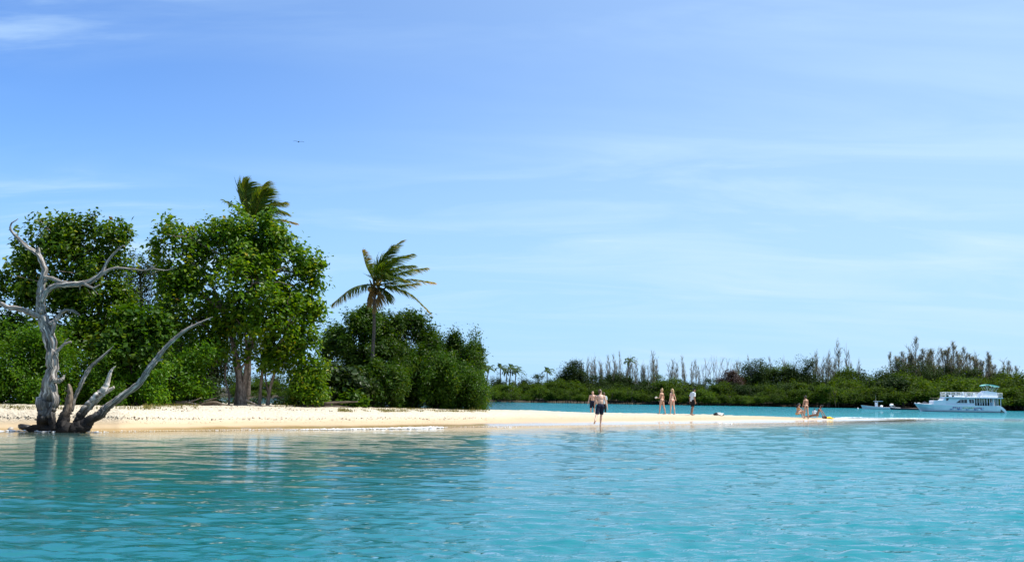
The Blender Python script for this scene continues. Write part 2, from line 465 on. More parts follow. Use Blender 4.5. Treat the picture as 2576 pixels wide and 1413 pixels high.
def on_ground(px, py, y0=30.0, y1=130.0):
    """Where the line of sight through (px, py) meets the ground (or the water)."""
    d = ray(px, py); d = d / d[1]
    Ys = np.arange(y0, y1, 0.05)
    P = CAM + Ys[:, None] * d
    h = np.maximum(terrain(P[:, 0], P[:, 1], False), 0)
    i = int(np.argmax(P[:, 2] <= h))
    return np.array([P[i, 0], P[i, 1], h[i]])

def gz(x, y):
    return float(terrain(np.array([x]), np.array([y]))[0])

def grid_faces(nr, nc):
    i = np.arange(nr - 1)[:, None] * nc; j = np.arange(nc - 1)[None]
    return np.stack([i + j, i + j + 1, i + nc + j + 1, i + nc + j], -1).reshape(-1, 4)

def make_beach():
    Ys = np.concatenate([np.linspace(-6, 30, 30, endpoint=False), np.linspace(30, 82, 300, endpoint=False), np.linspace(82, 116, 60)])
    ts = np.linspace(-0.75, 0.75, 520)
    Yg, Tg = np.meshgrid(Ys, ts, indexing='ij')
    Xg = Tg * np.maximum(Yg + 6, 1.0) * (np.maximum(Yg, 1) / np.maximum(Yg + 6, 1)) + Tg * 12 * np.exp(-np.maximum(Yg, 0) / 12.0)
    Zg = terrain(Xg, Yg)
    v = np.stack([Xg, Yg, Zg], -1).reshape(-1, 3)
    me = mesh('sand_beach', v, grid_faces(len(Ys), len(ts)), smooth=True)
    m, t, o = M_new('sand')
    n, l = t.nodes.new, t.links.new
    g = n('ShaderNodeNewGeometry'); sp = n('ShaderNodeSeparateXYZ'); l(g.outputs['Position'], sp.inputs[0])
    nz = n('ShaderNodeTexNoise'); nz.inputs['Scale'].default_value = 0.6; nz.inputs['Detail'].default_value = 6; l(g.outputs['Position'], nz.inputs['Vector'])
    fine = n('ShaderNodeTexNoise'); fine.inputs['Scale'].default_value = 9; fine.inputs['Detail'].default_value = 8; fine.inputs['Roughness'].default_value = 0.7
    l(g.outputs['Position'], fine.inputs['Vector'])
    dry = n('ShaderNodeValToRGB'); e = dry.color_ramp.elements
    e[0].position = 0.3; e[0].color = (0.41, 0.345, 0.25, 1); e[1].position = 0.62; e[1].color = (0.60, 0.525, 0.405, 1)
    l(fine.outputs[0], dry.inputs[0])
    # damp sand: darker and browner the closer to the water's edge
    hh = n('ShaderNodeMath'); hh.operation = 'MULTIPLY_ADD'; l(nz.outputs[0], hh.inputs[0]); hh.inputs[1].default_value = -0.10; l(sp.outputs[2], hh.inputs[2])
    damp = n('ShaderNodeMapRange'); l(hh.outputs[0], damp.inputs[0]); damp.inputs[1].default_value = 0.16; damp.inputs[2].default_value = 0.40
    wet = n('ShaderNodeMapRange'); l(hh.outputs[0], wet.inputs[0]); wet.inputs[1].default_value = 0.0; wet.inputs[2].default_value = 0.09
    mx = n('ShaderNodeMix'); mx.data_type = 'RGBA'; l(damp.outputs[0], mx.inputs[0]); mx.inputs[6].default_value = (0.43, 0.325, 0.20, 1); l(dry.outputs[0], mx.inputs[7])
    mw = n('ShaderNodeMix'); mw.data_type = 'RGBA'; l(wet.outputs[0], mw.inputs[0]); wxr = n('ShaderNodeMapRange'); l(sp.outputs[0], wxr.inputs[0]); wxr.inputs[1].default_value = -4; wxr.inputs[2].default_value = 7
    wcl = n('ShaderNodeMix'); wcl.data_type = 'RGBA'; l(wxr.outputs[0], wcl.inputs[0]); wcl.inputs[6].default_value = (0.33, 0.225, 0.10, 1); wcl.inputs[7].default_value = (0.56, 0.47, 0.37, 1)
    l(wcl.outputs[2], mw.inputs[6]); l(mx.outputs[2], mw.inputs[7])
    # dark flecks of leaf litter and weed on the dry sand
    vo = n('ShaderNodeTexNoise'); vo.inputs['Scale'].default_value = 5.5; vo.inputs['Detail'].default_value = 4; l(g.outputs['Position'], vo.inputs['Vector'])
    fl = n('ShaderNodeMapRange'); l(vo.outputs[0], fl.inputs[0]); fl.inputs[1].default_value = 0.66; fl.inputs[2].default_value = 0.74
    fm = n('ShaderNodeMath'); fm.operation = 'MULTIPLY'; l(fl.outputs[0], fm.inputs[0]); l(damp.outputs[0], fm.inputs[1])
    fs = n('ShaderNodeMath'); fs.operation = 'MULTIPLY'; l(fm.outputs[0], fs.inputs[0]); fs.inputs[1].default_value = 0.45
    m3 = n('ShaderNodeMix'); m3.data_type = 'RGBA'; l(fs.outputs[0], m3.inputs[0]); l(mw.outputs[2], m3.inputs[6]); m3.inputs[7].default_value = (0.16, 0.12, 0.07, 1)
    b = n('ShaderNodeBsdfPrincipled'); l(m3.outputs[2], b.inputs['Base Color'])
    ro = n('ShaderNodeMapRange'); l(wet.outputs[0], ro.inputs[0]); ro.inputs[3].default_value = 0.12; ro.inputs[4].default_value = 0.9
    l(ro.outputs[0], b.inputs['Roughness'])
    bp = n('ShaderNodeBump'); bp.inputs['Strength'].default_value = 0.8; bp.inputs['Distance'].default_value = 0.12
    bh = n('ShaderNodeMath'); bh.operation = 'MULTIPLY'; l(fine.outputs[0], bh.inputs[0]); l(damp.outputs[0], bh.inputs[1])
    l(bh.outputs[0], bp.inputs['Height']); l(bp.outputs[0], b.inputs['Normal'])
    l(b.outputs[0], o.inputs[0])
    return tag(obj('sand_beach', me, m), 'pale sand beach narrowing into a long low sandbar', kind='structure')
make_beach()

# ------------------------------------------------------------------ water
def waves(X, Y, minlam):
    rg = np.random.default_rng(5)
    z = np.zeros_like(X)
    for lam0, lam1, num, slope in ((1.5, 4.0, 14, 0.036), (0.5, 1.4, 26, 0.075), (0.15, 0.5, 50, 0.24)):
        for _ in range(num):
            lam = math.exp(rg.uniform(math.log(lam0), math.log(lam1)))
            a = rg.normal(0.15, 0.62) + (math.pi if rg.random() < 0.25 else 0)
            k = 2 * math.pi / lam
            amp = slope / k * math.sqrt(2.0 / num)
            ph = rg.uniform(0, 6.283)
            fade = sstep(2.0 * minlam, 3.6 * minlam, lam)
            s = np.sin(k * (X * math.sin(a) + Y * math.cos(a)) + ph)
            z = z + amp * fade * (s + 0.25 * s * s)
    return z

def make_water():
    Ys = [-5.0]
    while Ys[-1] < 4: Ys.append(Ys[-1] + 0.5)
    while Ys[-1] < 300:
        y = Ys[-1]
        Ys.append(y + (0.055 * (max(y, 6) / 9.0) ** 1.25 if y < 45 else 0.41 * (y / 45.0) ** 1.6))
    Ys += [340, 400, 500, 700, 1000, 1600, 3000, 6000, 12000]
    Ys = np.array(Ys)
    inner = np.linspace(-0.46, 0.46, 430)
    ts = np.concatenate([[-3.0, -2.0, -1.4, -1.0, -0.75, -0.6, -0.52], inner, [0.52, 0.6, 0.75, 1.0, 1.4, 2.0, 3.0]])
    Yg, Tg = np.meshgrid(Ys, ts, indexing='ij')
    Xg = Tg * (Yg + 7.5)
    dY = np.gradient(Ys)[:, None] * np.ones_like(Tg)
    dep = -terrain(Xg, Yg, False)
    far = sstep(116, 150, Yg)
    dep = dep * (1 - far) + 2.2 * far
    damp = sstep(0.02, 0.35, dep)
    lee = 0.34 + 0.54 * sstep(-6, 10, Xg) + 0.14 * sstep(17, 9, Yg)
    chop = (0.16 + 0.7 * sstep(-6, 10, Xg) + 0.2 * sstep(22, 10, Yg)) * (1 + 1.6 * sstep(58, 95, Yg)) * sstep(0.0, 0.3, dep)
    Z = waves(Xg, Yg, np.maximum(dY, 0.02)) * damp * lee
    Z[Yg > 280] = 0
    # the water body colour turns darker teal on the left
    v = np.stack([Xg, Yg, Z], -1).reshape(-1, 3)
    me = mesh('sea_water', v, grid_faces(len(Ys), len(ts)), smooth=True, vert_attr={'depth': dep.ravel(), 'chop': chop.ravel()})
    m, t, o = M_new('sea_water')
    n, l = t.nodes.new, t.links.new
    g = n('ShaderNodeNewGeometry')
    at_ = n('ShaderNodeAttribute'); at_.attribute_name = 'depth'
    # bump: fine ripples
    mp1 = n('ShaderNodeMapping'); mp1.inputs['Scale'].default_value = (3.2, 5.5, 1); l(g.outputs['Position'], mp1.inputs[0])
    z1 = n('ShaderNodeTexNoise'); z1.inputs['Scale'].default_value = 1.0; z1.inputs['Detail'].default_value = 5; z1.inputs['Roughness'].default_value = 0.55
    l(mp1.outputs[0], z1.inputs['Vector'])
    mp2 = n('ShaderNodeMapping'); mp2.inputs['Scale'].default_value = (0.9, 1.7, 1); l(g.outputs['Position'], mp2.inputs[0])
    z2 = n('ShaderNodeTexNoise'); z2.inputs['Scale'].default_value = 1.0; z2.inputs['Detail'].default_value = 3
    l(mp2.outputs[0], z2.inputs['Vector'])
    ch = n('ShaderNodeAttribute'); ch.attribute_name = 'chop'
    bs1 = n('ShaderNodeMath'); bs1.operation = 'MULTIPLY'; l(ch.outputs['Fac'], bs1.inputs[0]); bs1.inputs[1].default_value = 0.045
    bs2 = n('ShaderNodeMath'); bs2.operation = 'MULTIPLY'; l(ch.outputs['Fac'], bs2.inputs[0]); bs2.inputs[1].default_value = 0.11
    b1 = n('ShaderNodeBump'); b1.inputs['Strength'].default_value = 0.9; l(bs1.outputs[0], b1.inputs['Distance']); l(z1.outputs[0], b1.inputs['Height'])
    b2 = n('ShaderNodeBump'); b2.inputs['Strength'].default_value = 0.9; l(bs2.outputs[0], b2.inputs['Distance']); l(z2.outputs[0], b2.inputs['Height']); l(b1.outputs[0], b2.inputs['Normal'])
    # the colour of the water body: pale over shallow sand, turquoise, then teal; darker teal in patches on the island side
    rp = n('ShaderNodeValToRGB'); el = rp.color_ramp.elements
    while len(el) < 4: el.new(0.5)
    for e, (p, c) in zip(el, ((0.0, (0.26, 0.36, 0.30)), (0.10, (0.08, 0.30, 0.32)), (0.30, (0.016, 0.205, 0.235)), (0.9, (0.009, 0.160, 0.195)))):
        e.position = p; e.color = (*c, 1)
    dn = n('ShaderNodeMath'); dn.operation = 'DIVIDE'; l(at_.outputs['Fac'], dn.inputs[0]); dn.inputs[1].default_value = 2.2
    l(dn.outputs[0], rp.inputs[0])
    sp = n('ShaderNodeSeparateXYZ'); l(g.outputs['Position'], sp.inputs[0])
    wn = n('ShaderNodeTexNoise'); wn.inputs['Scale'].default_value = 0.13; wn.inputs['Detail'].default_value = 3; l(g.outputs['Position'], wn.inputs['Vector'])
    wx = n('ShaderNodeMath'); wx.operation = 'MULTIPLY_ADD'; l(wn.outputs[0], wx.inputs[0]); wx.inputs[1].default_value = 14; l(sp.outputs[0], wx.inputs[2])
    wm = n('ShaderNodeMapRange'); l(wx.outputs[0], wm.inputs[0]); wm.inputs[1].default_value = -6; wm.inputs[2].default_value = 12; wm.inputs[3].default_value = 0.75; wm.inputs[4].default_value = 0.0
    wd = n('ShaderNodeMapRange'); l(at_.outputs['Fac'], wd.inputs[0]); wd.inputs[1].default_value = 0.2; wd.inputs[2].default_value = 0.8
    wf = n('ShaderNodeMath'); wf.operation = 'MULTIPLY'; l(wm.outputs[0], wf.inputs[0]); l(wd.outputs[0], wf.inputs[1])
    cx = n('ShaderNodeMix'); cx.data_type = 'RGBA'; l(wf.outputs[0], cx.inputs[0]); l(rp.outputs[0], cx.inputs[6]); cx.inputs[7].default_value = (0.004, 0.066, 0.054, 1)
    body = n('ShaderNodeBsdfDiffuse'); l(cx.outputs[2], body.inputs[0])
    # clear shallow water lets the sand show through
    tr = n('ShaderNodeBsdfTransparent')
    tcx = n('ShaderNodeMapRange'); l(at_.outputs['Fac'], tcx.inputs[0]); tcx.inputs[1].default_value = 0.0; tcx.inputs[2].default_value = 0.8
    tcol = n('ShaderNodeMix'); tcol.data_type = 'RGBA'; l(tcx.outputs[0], tcol.inputs[0]); tcol.inputs[6].default_value = (1, 1, 1, 1); tcol.inputs[7].default_value = (0.25, 0.8, 0.75, 1)
    l(tcol.outputs[2], tr.inputs[0])
    ex = n('ShaderNodeMath'); ex.operation = 'MULTIPLY'; l(at_.outputs['Fac'], ex.inputs[0]); ex.inputs[1].default_value = -2.6
    ep = n('ShaderNodeMath'); ep.operation = 'EXPONENT'; l(ex.outputs[0], ep.inputs[0]); ep.use_clamp = True
    m1 = n('ShaderNodeMixShader'); l(ep.outputs[0], m1.inputs[0]); l(body.outputs[0], m1.inputs[1]); l(tr.outputs[0], m1.inputs[2])
    gl = n('ShaderNodeBsdfGlossy'); gl.inputs['Roughness'].default_value = 0.025; l(b2.outputs[0], gl.inputs['Normal'])
    fr = n('ShaderNodeFresnel'); fr.inputs['IOR'].default_value = 1.31; l(b2.outputs[0], fr.inputs['Normal'])
    m2 = n('ShaderNodeMixShader'); l(fr.outputs[0], m2.inputs[0]); l(m1.outputs[0], m2.inputs[1]); l(gl.outputs[0], m2.inputs[2])
    l(m2.outputs[0], o.inputs[0])
    return tag(obj('sea_water', me, m), 'clear turquoise sea with small wind ripples', kind='structure')
make_water()

# far shore and its ground
def make_far_shore():
    xs = np.linspace(-260, 260, 90); ys = np.array([0, 2, 5, 10, 25, 60, 140, 400, 1500])
    v = []
    for j, y in enumerate(ys):
        for x in xs:
            base = 206 + 3.0 * math.sin(x * 0.05) + 1.5 * math.sin(x * 0.17 + 1)
            z = [-0.6, 0.25, 0.5, 0.8, 1.2, 1.6, 2.0, 2.0, -1.0][j]
            v.append((x * (1 + y / 400), base + y, z))
    me = mesh('far_shore', np.array(v), grid_faces(len(ys), len(xs)), smooth=True)
    return tag(obj('far_shore', me, plain('mud', (0.05, 0.042, 0.03), 0.9, 0.2, 0.4, 0.5)), 'dark low ground of the opposite shore under the mangroves', kind='structure')
make_far_shore()
# ------------------------------------------------------------------ foliage
def leaves(P, nrm, size, asp, rg, along=None):
    """Diamond leaves folded along the midrib: P (n,3) base points, nrm (n,3) facing, size (n,)."""
    n = len(P)
    nrm = nrm / (np.linalg.norm(nrm, axis=1)[:, None] + 1e-9)
    a = rg.normal(size=(n, 3)) if along is None else along + rg.normal(size=(n, 3)) * 0.5
    a = a - nrm * np.sum(a * nrm, 1)[:, None]
    a /= np.linalg.norm(a, axis=1)[:, None] + 1e-9
    b = np.cross(nrm, a)
    L_ = size[:, None]
    base = P - a * L_ * 0.5
    mid = P + nrm * L_ * -0.05
    v = np.stack([base, mid + b * L_ * asp * 0.5 + nrm * L_ * 0.10, P + a * L_ * 0.5 - nrm * L_ * 0.10, mid - b * L_ * asp * 0.5 + nrm * L_ * 0.10], 1).reshape(-1, 3)
    f = np.arange(n * 4).reshape(-1, 4)
    return v, f

def leaf_cloud(blobs, n_sprig, per, size, asp, seed, spread=None, upw=0.7, shell=0.55, flat=1.0, sub=7, subr=0.42, fill=0.12, shoots=0, shoot_h=0.45, shoot_w=0.10):
    """blobs: rows (x, y, z, rx, ry, rz). Each grows lobes, each lobe carries sprigs, each sprig a tuft of leaves."""
    rg = np.random.default_rng(seed)
    blobs = np.asarray(blobs, float)
    lob = []
    for bl in blobs:
        c, r = bl[:3], bl[3:]
        for _ in range(sub):
            d = rg.normal(size=3); d /= np.linalg.norm(d)
            s = subr * rg.uniform(0.5, 1.35)
            lob.append(np.concatenate([c + d * r * (1.04 - s * 0.62), np.maximum(r * s, 0.1), c]))
        lob.append(np.concatenate([c, r * 0.72, c]))
    for _ in range(shoots):            # narrow leafy twigs that break the outline
        bl = blobs[rg.integers(len(blobs))]
        d = rg.normal(size=3); d[2] = abs(d[2]) * 1.1 + .15; d /= np.linalg.norm(d)
        q = bl[:3] + d * bl[3:] * .95
        h_ = shoot_h * rg.uniform(.6, 1.4)
        lean_ = np.array([d[0] * .5, d[1] * .5, 1.0])
        for s_ in (0, .5, 1.0):
            lob.append(np.concatenate([q + lean_ * h_ * s_, [shoot_w * (1.5 - s_), shoot_w * (1.5 - s_), h_ * .4], q + lean_ * h_ * s_ - d * .3]))
    lob = np.array(lob)
    area = (lob[:, 3] * lob[:, 5] + lob[:, 4] * lob[:, 5] + lob[:, 3] * lob[:, 4])
    area = area * np.exp(rg.normal(0, 0.75, len(lob)))          # some limbs carry dense foliage, others are nearly bare
    pick = rg.choice(len(lob), n_sprig, p=area / area.sum())
    lb = lob[pick]
    d = rg.normal(size=(n_sprig, 3)); d /= np.linalg.norm(d, axis=1)[:, None]
    rr = np.where(rg.random(n_sprig) < fill, rg.uniform(0.1, shell, n_sprig), rg.uniform(shell, 1.06, n_sprig))
    C = lb[:, :3] + d * lb[:, 3:6] * rr[:, None]
    outw = C - lb[:, 6:9]; outw /= np.linalg.norm(outw, axis=1)[:, None] + 1e-9
    spread = spread if spread is not None else size * 1.5
    off = rg.normal(size=(n_sprig, per, 3)) * spread * np.array([1, 1, flat]) * rg.uniform(0.5, 1.1, (n_sprig, 1, 1))
    P = (C[:, None] + off).reshape(-1, 3)
    O = np.repeat(outw, per, 0)
    nr = O * 0.45 + np.array([0, 0, upw]) + rg.normal(size=P.shape) * 0.55
    sz = size * rg.uniform(0.6, 1.3, len(P))
    v, f = leaves(P, nr, sz, asp, rg, along=O * 0.5 + np.array([0, 0, -0.15]))
    tint = np.clip(np.repeat(rg.beta(2, 2.4, n_sprig), per) * 0.6 + rg.random(len(P)) * 0.45, 0, 1)
    return v, f, tint, C

def px_blobs(rows, Y, thick=0.9):
    """rows in measured picture units (px, py, rx, ry[, depth offset in m]) -> ellipsoids in metres."""
    out = []
    k = mpp(Y)
    for r in rows:
        dy = r[4] if len(r) > 4 else 0.0
        c = at(r[0], r[1], Y + dy)
        out.append((c[0], c[1], c[2], r[2] * k, (r[2] + r[3]) / 2 * k * thick, r[3] * k))
    return np.array(out)

def limb_curve(a, b, sag, rg, n=5):
    a, b = np.asarray(a, float), np.asarray(b, float)
    t = np.linspace(0, 1, n)[:, None]
    p = a + (b - a) * t
    L_ = np.linalg.norm(b - a)
    p += np.sin(t * math.pi) * np.array([0, 0, sag * L_])
    p[1:-1] += rg.normal(size=(n - 2, 3)) * L_ * 0.035
    return p

def tree(name, label, rows, Y, stems, mat, bark='bark', group=None, cat='tree', n=900, per=9, size=0.2, asp=0.6, seed=1,
         limbs=10, thick=0.9, limb_r=0.05, base_px=None, **kw):
    """stems: list of (pts in picture units [(px, py, dy)], [radius m])."""
    rg = np.random.default_rng(seed)
    bl = px_blobs(rows, Y, thick)
    stem_pts = [[at(q[0], q[1], Y + (q[2] if len(q) > 2 else 0)) for q in pts] for pts, _ in stems]
    if base_px is not None:
        b0 = at(base_px[0], base_px[1], Y); b0[2] = gz(b0[0], b0[1])
    else:
        b0 = np.array(stem_pts[0][0])
    root = thing(name, b0, label, cat, group)
    for (pts, rad), P in zip(stems, stem_pts):
        P = [np.array(q) for q in P]
        P[0][2] = min(P[0][2], gz(P[0][0], P[0][1])) - 0.12
        mb = MB(); mb.tube(np.array(P) - b0, rad, 9, 0.10, seed, sub=4)
        mb.build('trunk', MAT[bark], root)
    if limbs:
        mb = MB(); tops = [P[-1] for P in stem_pts] + [P[len(P) // 2] for P in stem_pts]
        order = rg.permutation(len(bl))[:limbs]
        for i in order:
            c = bl[i][:3] + rg.normal(size=3) * bl[i][3:] * 0.3
            j = int(np.argmin([np.linalg.norm(np.asarray(q) - c) + (0 if q[2] < c[2] else 3) for q in tops]))
            p = limb_curve(tops[j], c, 0.06, rg)
            mb.tube(p - b0, np.linspace(limb_r * 1.6, limb_r * 0.4, len(p)), 6, sub=2)
            for _ in range(3):
                e = c + rg.normal(size=3) * bl[i][3:] * 0.55
                q = limb_curve(p[3], e, 0.05, rg, 4)
                mb.tube(q - b0, np.linspace(limb_r * 0.6, 0.006, len(q)), 5)
        mb.build('branches', MAT[bark], root)
    bl = bl * np.array([1, 1, 1, 1.08, 1.08, 1.08])
    v, f, tint, C = leaf_cloud(bl, int(n * 1.45), per, size, asp, seed + 50, **kw)
    o = obj('crown', mesh('crown', v - b0, f, face_attr={'tint': tint}), mat, root)
    return root

# ------- the big sea almond in the middle, several pale stems on the sand
big_rows = [(425, 600, 48, 42), (400, 640, 30, 40), (480, 600, 70, 45), (550, 590, 55, 45, .5), (600, 570, 50, 38), (640, 590, 50, 40), (690, 610, 55, 45),
            (735, 655, 50, 45), (768, 700, 40, 48), (786, 690, 24, 28, -.3), (600, 650, 110, 65), (500, 680, 90, 65), (450, 700, 60, 70), (660, 700, 110, 75),
            (740, 770, 62, 62), (775, 800, 32, 55), (740, 860, 62, 55), (700, 890, 60, 42), (630, 800, 95, 75, -.6), (520, 790, 95, 80), (440, 780, 60, 75),
            (560, 880, 75, 45, .3), (470, 860, 70, 60, .8), (660, 900, 50, 30, -.3), (765, 880, 38, 50), (610, 720, 90, 60, -1.6), (700, 800, 60, 60, -1.4)]
tree('almond_tree', 'tallest broad-leaved tree, wide leafy crown on several pale trunks by the sand', big_rows, 53.0,
     [([(607, 1022, 0), (606, 985, 0), (602, 940, .1), (590, 880, .2), (560, 780, .3)], [.25, .17, .15, .12, .07]),
      ([(612, 1022, .1), (613, 985, .1), (618, 940, 0), (626, 890, 0), (650, 800, 0), (640, 700, 0)], [.22, .14, .115, .10, .08, .05]),
      ([(575, 1022, .3), (576, 990, .3), (566, 950, .4), (570, 900, .5)], [.06, .05, .045, .04]),
      ([(590, 1020, .5), (596, 960, .6), (588, 900, .8)], [.07, .06, .05]),
      ([(653, 1020, .4), (655, 985, .4), (660, 935, .4), (668, 880, .4)], [.085, .075, .07, .05]),
      ([(672, 1020, .2), (680, 975, .2), (690, 940, .2), (701, 905, .2)], [.10, .08, .07, .055]),
      ([(676, 1018, .9), (674, 985, .9), (668, 950, .9), (668, 915, .9)], [.05, .045, .04, .035])],
     MAT['leaf_almond'], 'bark', n=2500, per=9, size=0.235, asp=0.62, seed=3, limbs=20, upw=0.75, spread=0.22, sub=9, subr=.36, shoots=60, shoot_h=.42, shoot_w=.17)

# ------- sea almond on the left behind the dead tree
left_rows = [(200, 574, 44, 28), (170, 600, 48, 34), (270, 600, 52, 40), (300, 600, 26, 30), (125, 600, 55, 42), (75, 640, 45, 45), (50, 690, 45, 50), (200, 650, 100, 62), (255, 720, 75, 80),
             (130, 720, 100, 70), (40, 745, 60, 60), (255, 810, 75, 75), (285, 780, 40, 70), (150, 820, 95, 75), (230, 880, 70, 50, -.8), (-40, 730, 60, 60), (-60, 800, 70, 70)]
tree('almond_tree', 'broad-leaved tree with upright twigs on its crown, behind the grey dead tree', left_rows, 49.0,
     [([(190, 1025, .5), (192, 960, .5), (185, 880, .5), (190, 760, .5), (200, 660, .5)], [.17, .13, .12, .09, .05]),
      ([(205, 1025, .7), (225, 940, .7), (240, 860, .7), (250, 760, .7)], [.12, .09, .08, .05])],
     MAT['leaf_almond'], 'bark', n=1800, per=9, size=0.225, asp=0.62, seed=14, limbs=14, upw=0.75, spread=0.20, sub=9, subr=.36, shoots=64, shoot_h=.38, shoot_w=.13)
# thin sprays above its top
# ------- dark fine-leaved trees behind, filling between the two
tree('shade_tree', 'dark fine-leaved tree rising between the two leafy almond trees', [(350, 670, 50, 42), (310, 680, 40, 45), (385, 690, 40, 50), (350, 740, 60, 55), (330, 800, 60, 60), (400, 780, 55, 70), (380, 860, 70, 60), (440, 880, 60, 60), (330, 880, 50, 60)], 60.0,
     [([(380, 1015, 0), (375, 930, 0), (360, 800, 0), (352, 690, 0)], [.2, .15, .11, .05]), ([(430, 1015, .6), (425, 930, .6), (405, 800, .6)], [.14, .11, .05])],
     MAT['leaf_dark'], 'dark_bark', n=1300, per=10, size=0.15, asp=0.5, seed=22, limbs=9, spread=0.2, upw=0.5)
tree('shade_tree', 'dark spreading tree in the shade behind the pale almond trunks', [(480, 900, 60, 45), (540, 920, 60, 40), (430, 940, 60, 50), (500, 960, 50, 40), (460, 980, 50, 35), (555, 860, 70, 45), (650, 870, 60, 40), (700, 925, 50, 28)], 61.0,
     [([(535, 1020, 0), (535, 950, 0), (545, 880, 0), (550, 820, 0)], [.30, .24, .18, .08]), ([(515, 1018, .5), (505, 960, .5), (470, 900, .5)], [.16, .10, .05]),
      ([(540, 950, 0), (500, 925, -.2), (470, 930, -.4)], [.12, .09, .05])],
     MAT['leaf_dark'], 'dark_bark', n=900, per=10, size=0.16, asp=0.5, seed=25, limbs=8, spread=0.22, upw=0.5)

# ------- bushes: one object each, its own place and label
def bush(label, rows, Y, mat, n, seed, size=0.16, asp=0.5, base=None, name='shore_bush', cat='bush', group=None, stems=5, per=10, bark='dark_bark', **kw):
    rg = np.random.default_rng(seed)
    bl = px_blobs(rows, Y, kw.pop('thick', 1.0))
    bx = base[0] if base else float(np.mean([r[0] for r in rows]))
    b0 = at(bx, 1000, Y); b0[2] = gz(b0[0], b0[1])
    root = thing(name, b0, label, cat, group)
    mb = MB()
    for i in range(stems):
        k = bl[rg.integers(len(bl))]
        e = k[:3] + rg.normal(size=3) * k[3:] * 0.3
        s = b0 + np.array([rg.normal() * 0.25, rg.normal() * 0.2, 0]); s[2] = gz(s[0], s[1]) - 0.1
        p = limb_curve(s, e, -0.03, rg)
        mb.tube(p - b0, np.linspace(0.05, 0.012, len(p)), 6, sub=2)
    mb.build('stems', MAT[bark], root)
    bl = bl * np.array([1, 1, 1, 1.14, 1.14, 1.14])
    v, f, tint, C = leaf_cloud(bl, int(n * 1.8), per, size, asp, seed + 9, **kw)
    g = np.maximum(terrain(v[:, 0], v[:, 1], False), -0.1)
    v[:, 2] = np.maximum(v[:, 2], g + 0.01)
    obj('foliage', mesh('foliage', v - b0, f, face_attr={'tint': tint}), mat, root)
    return root

LMID = MAT['leaf_mid']
LS, LM, LB, LD = MAT['leaf_shrub'], MAT['leaf_mangrove'], MAT['leaf_bright'], MAT['leaf_dark']
gl_ = 'low green shrubs along the back of the beach'
bush('low green shrub at the left edge of the picture, reaching the sand', [(-30, 980, 80, 50), (20, 1000, 60, 30), (-20, 920, 80, 60)], 45.5, LS, 520, 31, 0.15, 0.42, group=gl_, spread=.2, shoots=14, shoot_h=.4, shoot_w=.12, sub=5)
bush('leafy green shrub standing just left of the dead tree trunk', [(60, 960, 60, 60), (50, 900, 60, 60), (95, 1000, 50, 30), (70, 1010, 60, 22)], 45.2, LS, 560, 32, 0.15, 0.42, group=gl_, spread=.2, shoots=14, shoot_h=.4, shoot_w=.12, sub=5)
bush('tall green shrub behind the dead tree trunk, left of its stump', [(120, 900, 60, 60), (160, 950, 60, 60), (150, 1000, 60, 32), (110, 860, 55, 45)], 46.0, LS, 620, 33, 0.15, 0.42, group=gl_, spread=.2, shoots=14, shoot_h=.4, shoot_w=.12, sub=5)
bush('green shrub behind the bleached broken limb', [(230, 960, 60, 55), (210, 1000, 60, 30), (260, 990, 55, 38), (250, 920, 55, 45)], 46.2, LS, 600, 34, 0.15, 0.42, group=gl_, spread=.2, shoots=14, shoot_h=.4, shoot_w=.12, sub=5)
bush('round-leaved pale green shrub above the long curved dead limb', [(350, 870, 55, 50), (310, 880, 50, 50), (335, 830, 42, 40), (385, 840, 30, 35)], 47.0, LMID, 420, 35, 0.26, 0.72, group=gl_, spread=.25, shoots=10)
bush('green shrub under the long curved dead limb', [(320, 960, 55, 50), (300, 1005, 50, 25), (350, 1000, 50, 30), (380, 960, 40, 45)], 47.0, LS, 560, 36, 0.16, 0.5, group=gl_, spread=.2, shoots=14, shoot_h=.4, shoot_w=.12, sub=5)
bush('bright leafed shrub left of the driftwood heap', [(440, 930, 60, 42), (495, 890, 45, 28), (410, 985, 50, 38), (475, 960, 45, 40)], 50.5, LS, 420, 37, 0.18, 0.5, group=gl_, spread=.22)
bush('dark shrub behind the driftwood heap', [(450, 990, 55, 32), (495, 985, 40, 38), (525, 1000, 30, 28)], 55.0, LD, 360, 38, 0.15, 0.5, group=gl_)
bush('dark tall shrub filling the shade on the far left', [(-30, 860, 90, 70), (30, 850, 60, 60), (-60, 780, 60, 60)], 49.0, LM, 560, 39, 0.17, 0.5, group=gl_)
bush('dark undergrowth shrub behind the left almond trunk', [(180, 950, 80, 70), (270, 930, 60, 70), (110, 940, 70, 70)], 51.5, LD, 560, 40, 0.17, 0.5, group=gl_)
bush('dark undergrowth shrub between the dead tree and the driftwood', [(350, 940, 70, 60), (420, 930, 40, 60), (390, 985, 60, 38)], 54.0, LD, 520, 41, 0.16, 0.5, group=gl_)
bush('yellowish green shrub right of the pale almond trunks', [(765, 950, 42, 50), (740, 985, 36, 32), (790, 990, 40, 32), (800, 930, 22, 40)], 53.5, MAT['leaf_almond'], 460, 42, 0.17, 0.5, group=gl_, spread=.2)
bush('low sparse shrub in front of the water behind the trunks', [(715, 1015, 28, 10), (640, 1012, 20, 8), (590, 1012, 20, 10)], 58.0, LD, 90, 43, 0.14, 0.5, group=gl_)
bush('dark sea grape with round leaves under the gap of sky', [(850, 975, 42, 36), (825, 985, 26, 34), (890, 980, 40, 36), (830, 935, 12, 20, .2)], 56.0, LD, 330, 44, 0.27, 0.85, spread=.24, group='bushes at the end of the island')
bush('sea grape with a few pale round leaves at the left foot of the palm', [(880, 1008, 26, 16), (860, 1014, 22, 12), (905, 1010, 20, 16)], 55.0, LM, 60, 45, 0.25, 0.85, spread=.24, group='bushes at the end of the island')
gb = 'bushes at the end of the island'

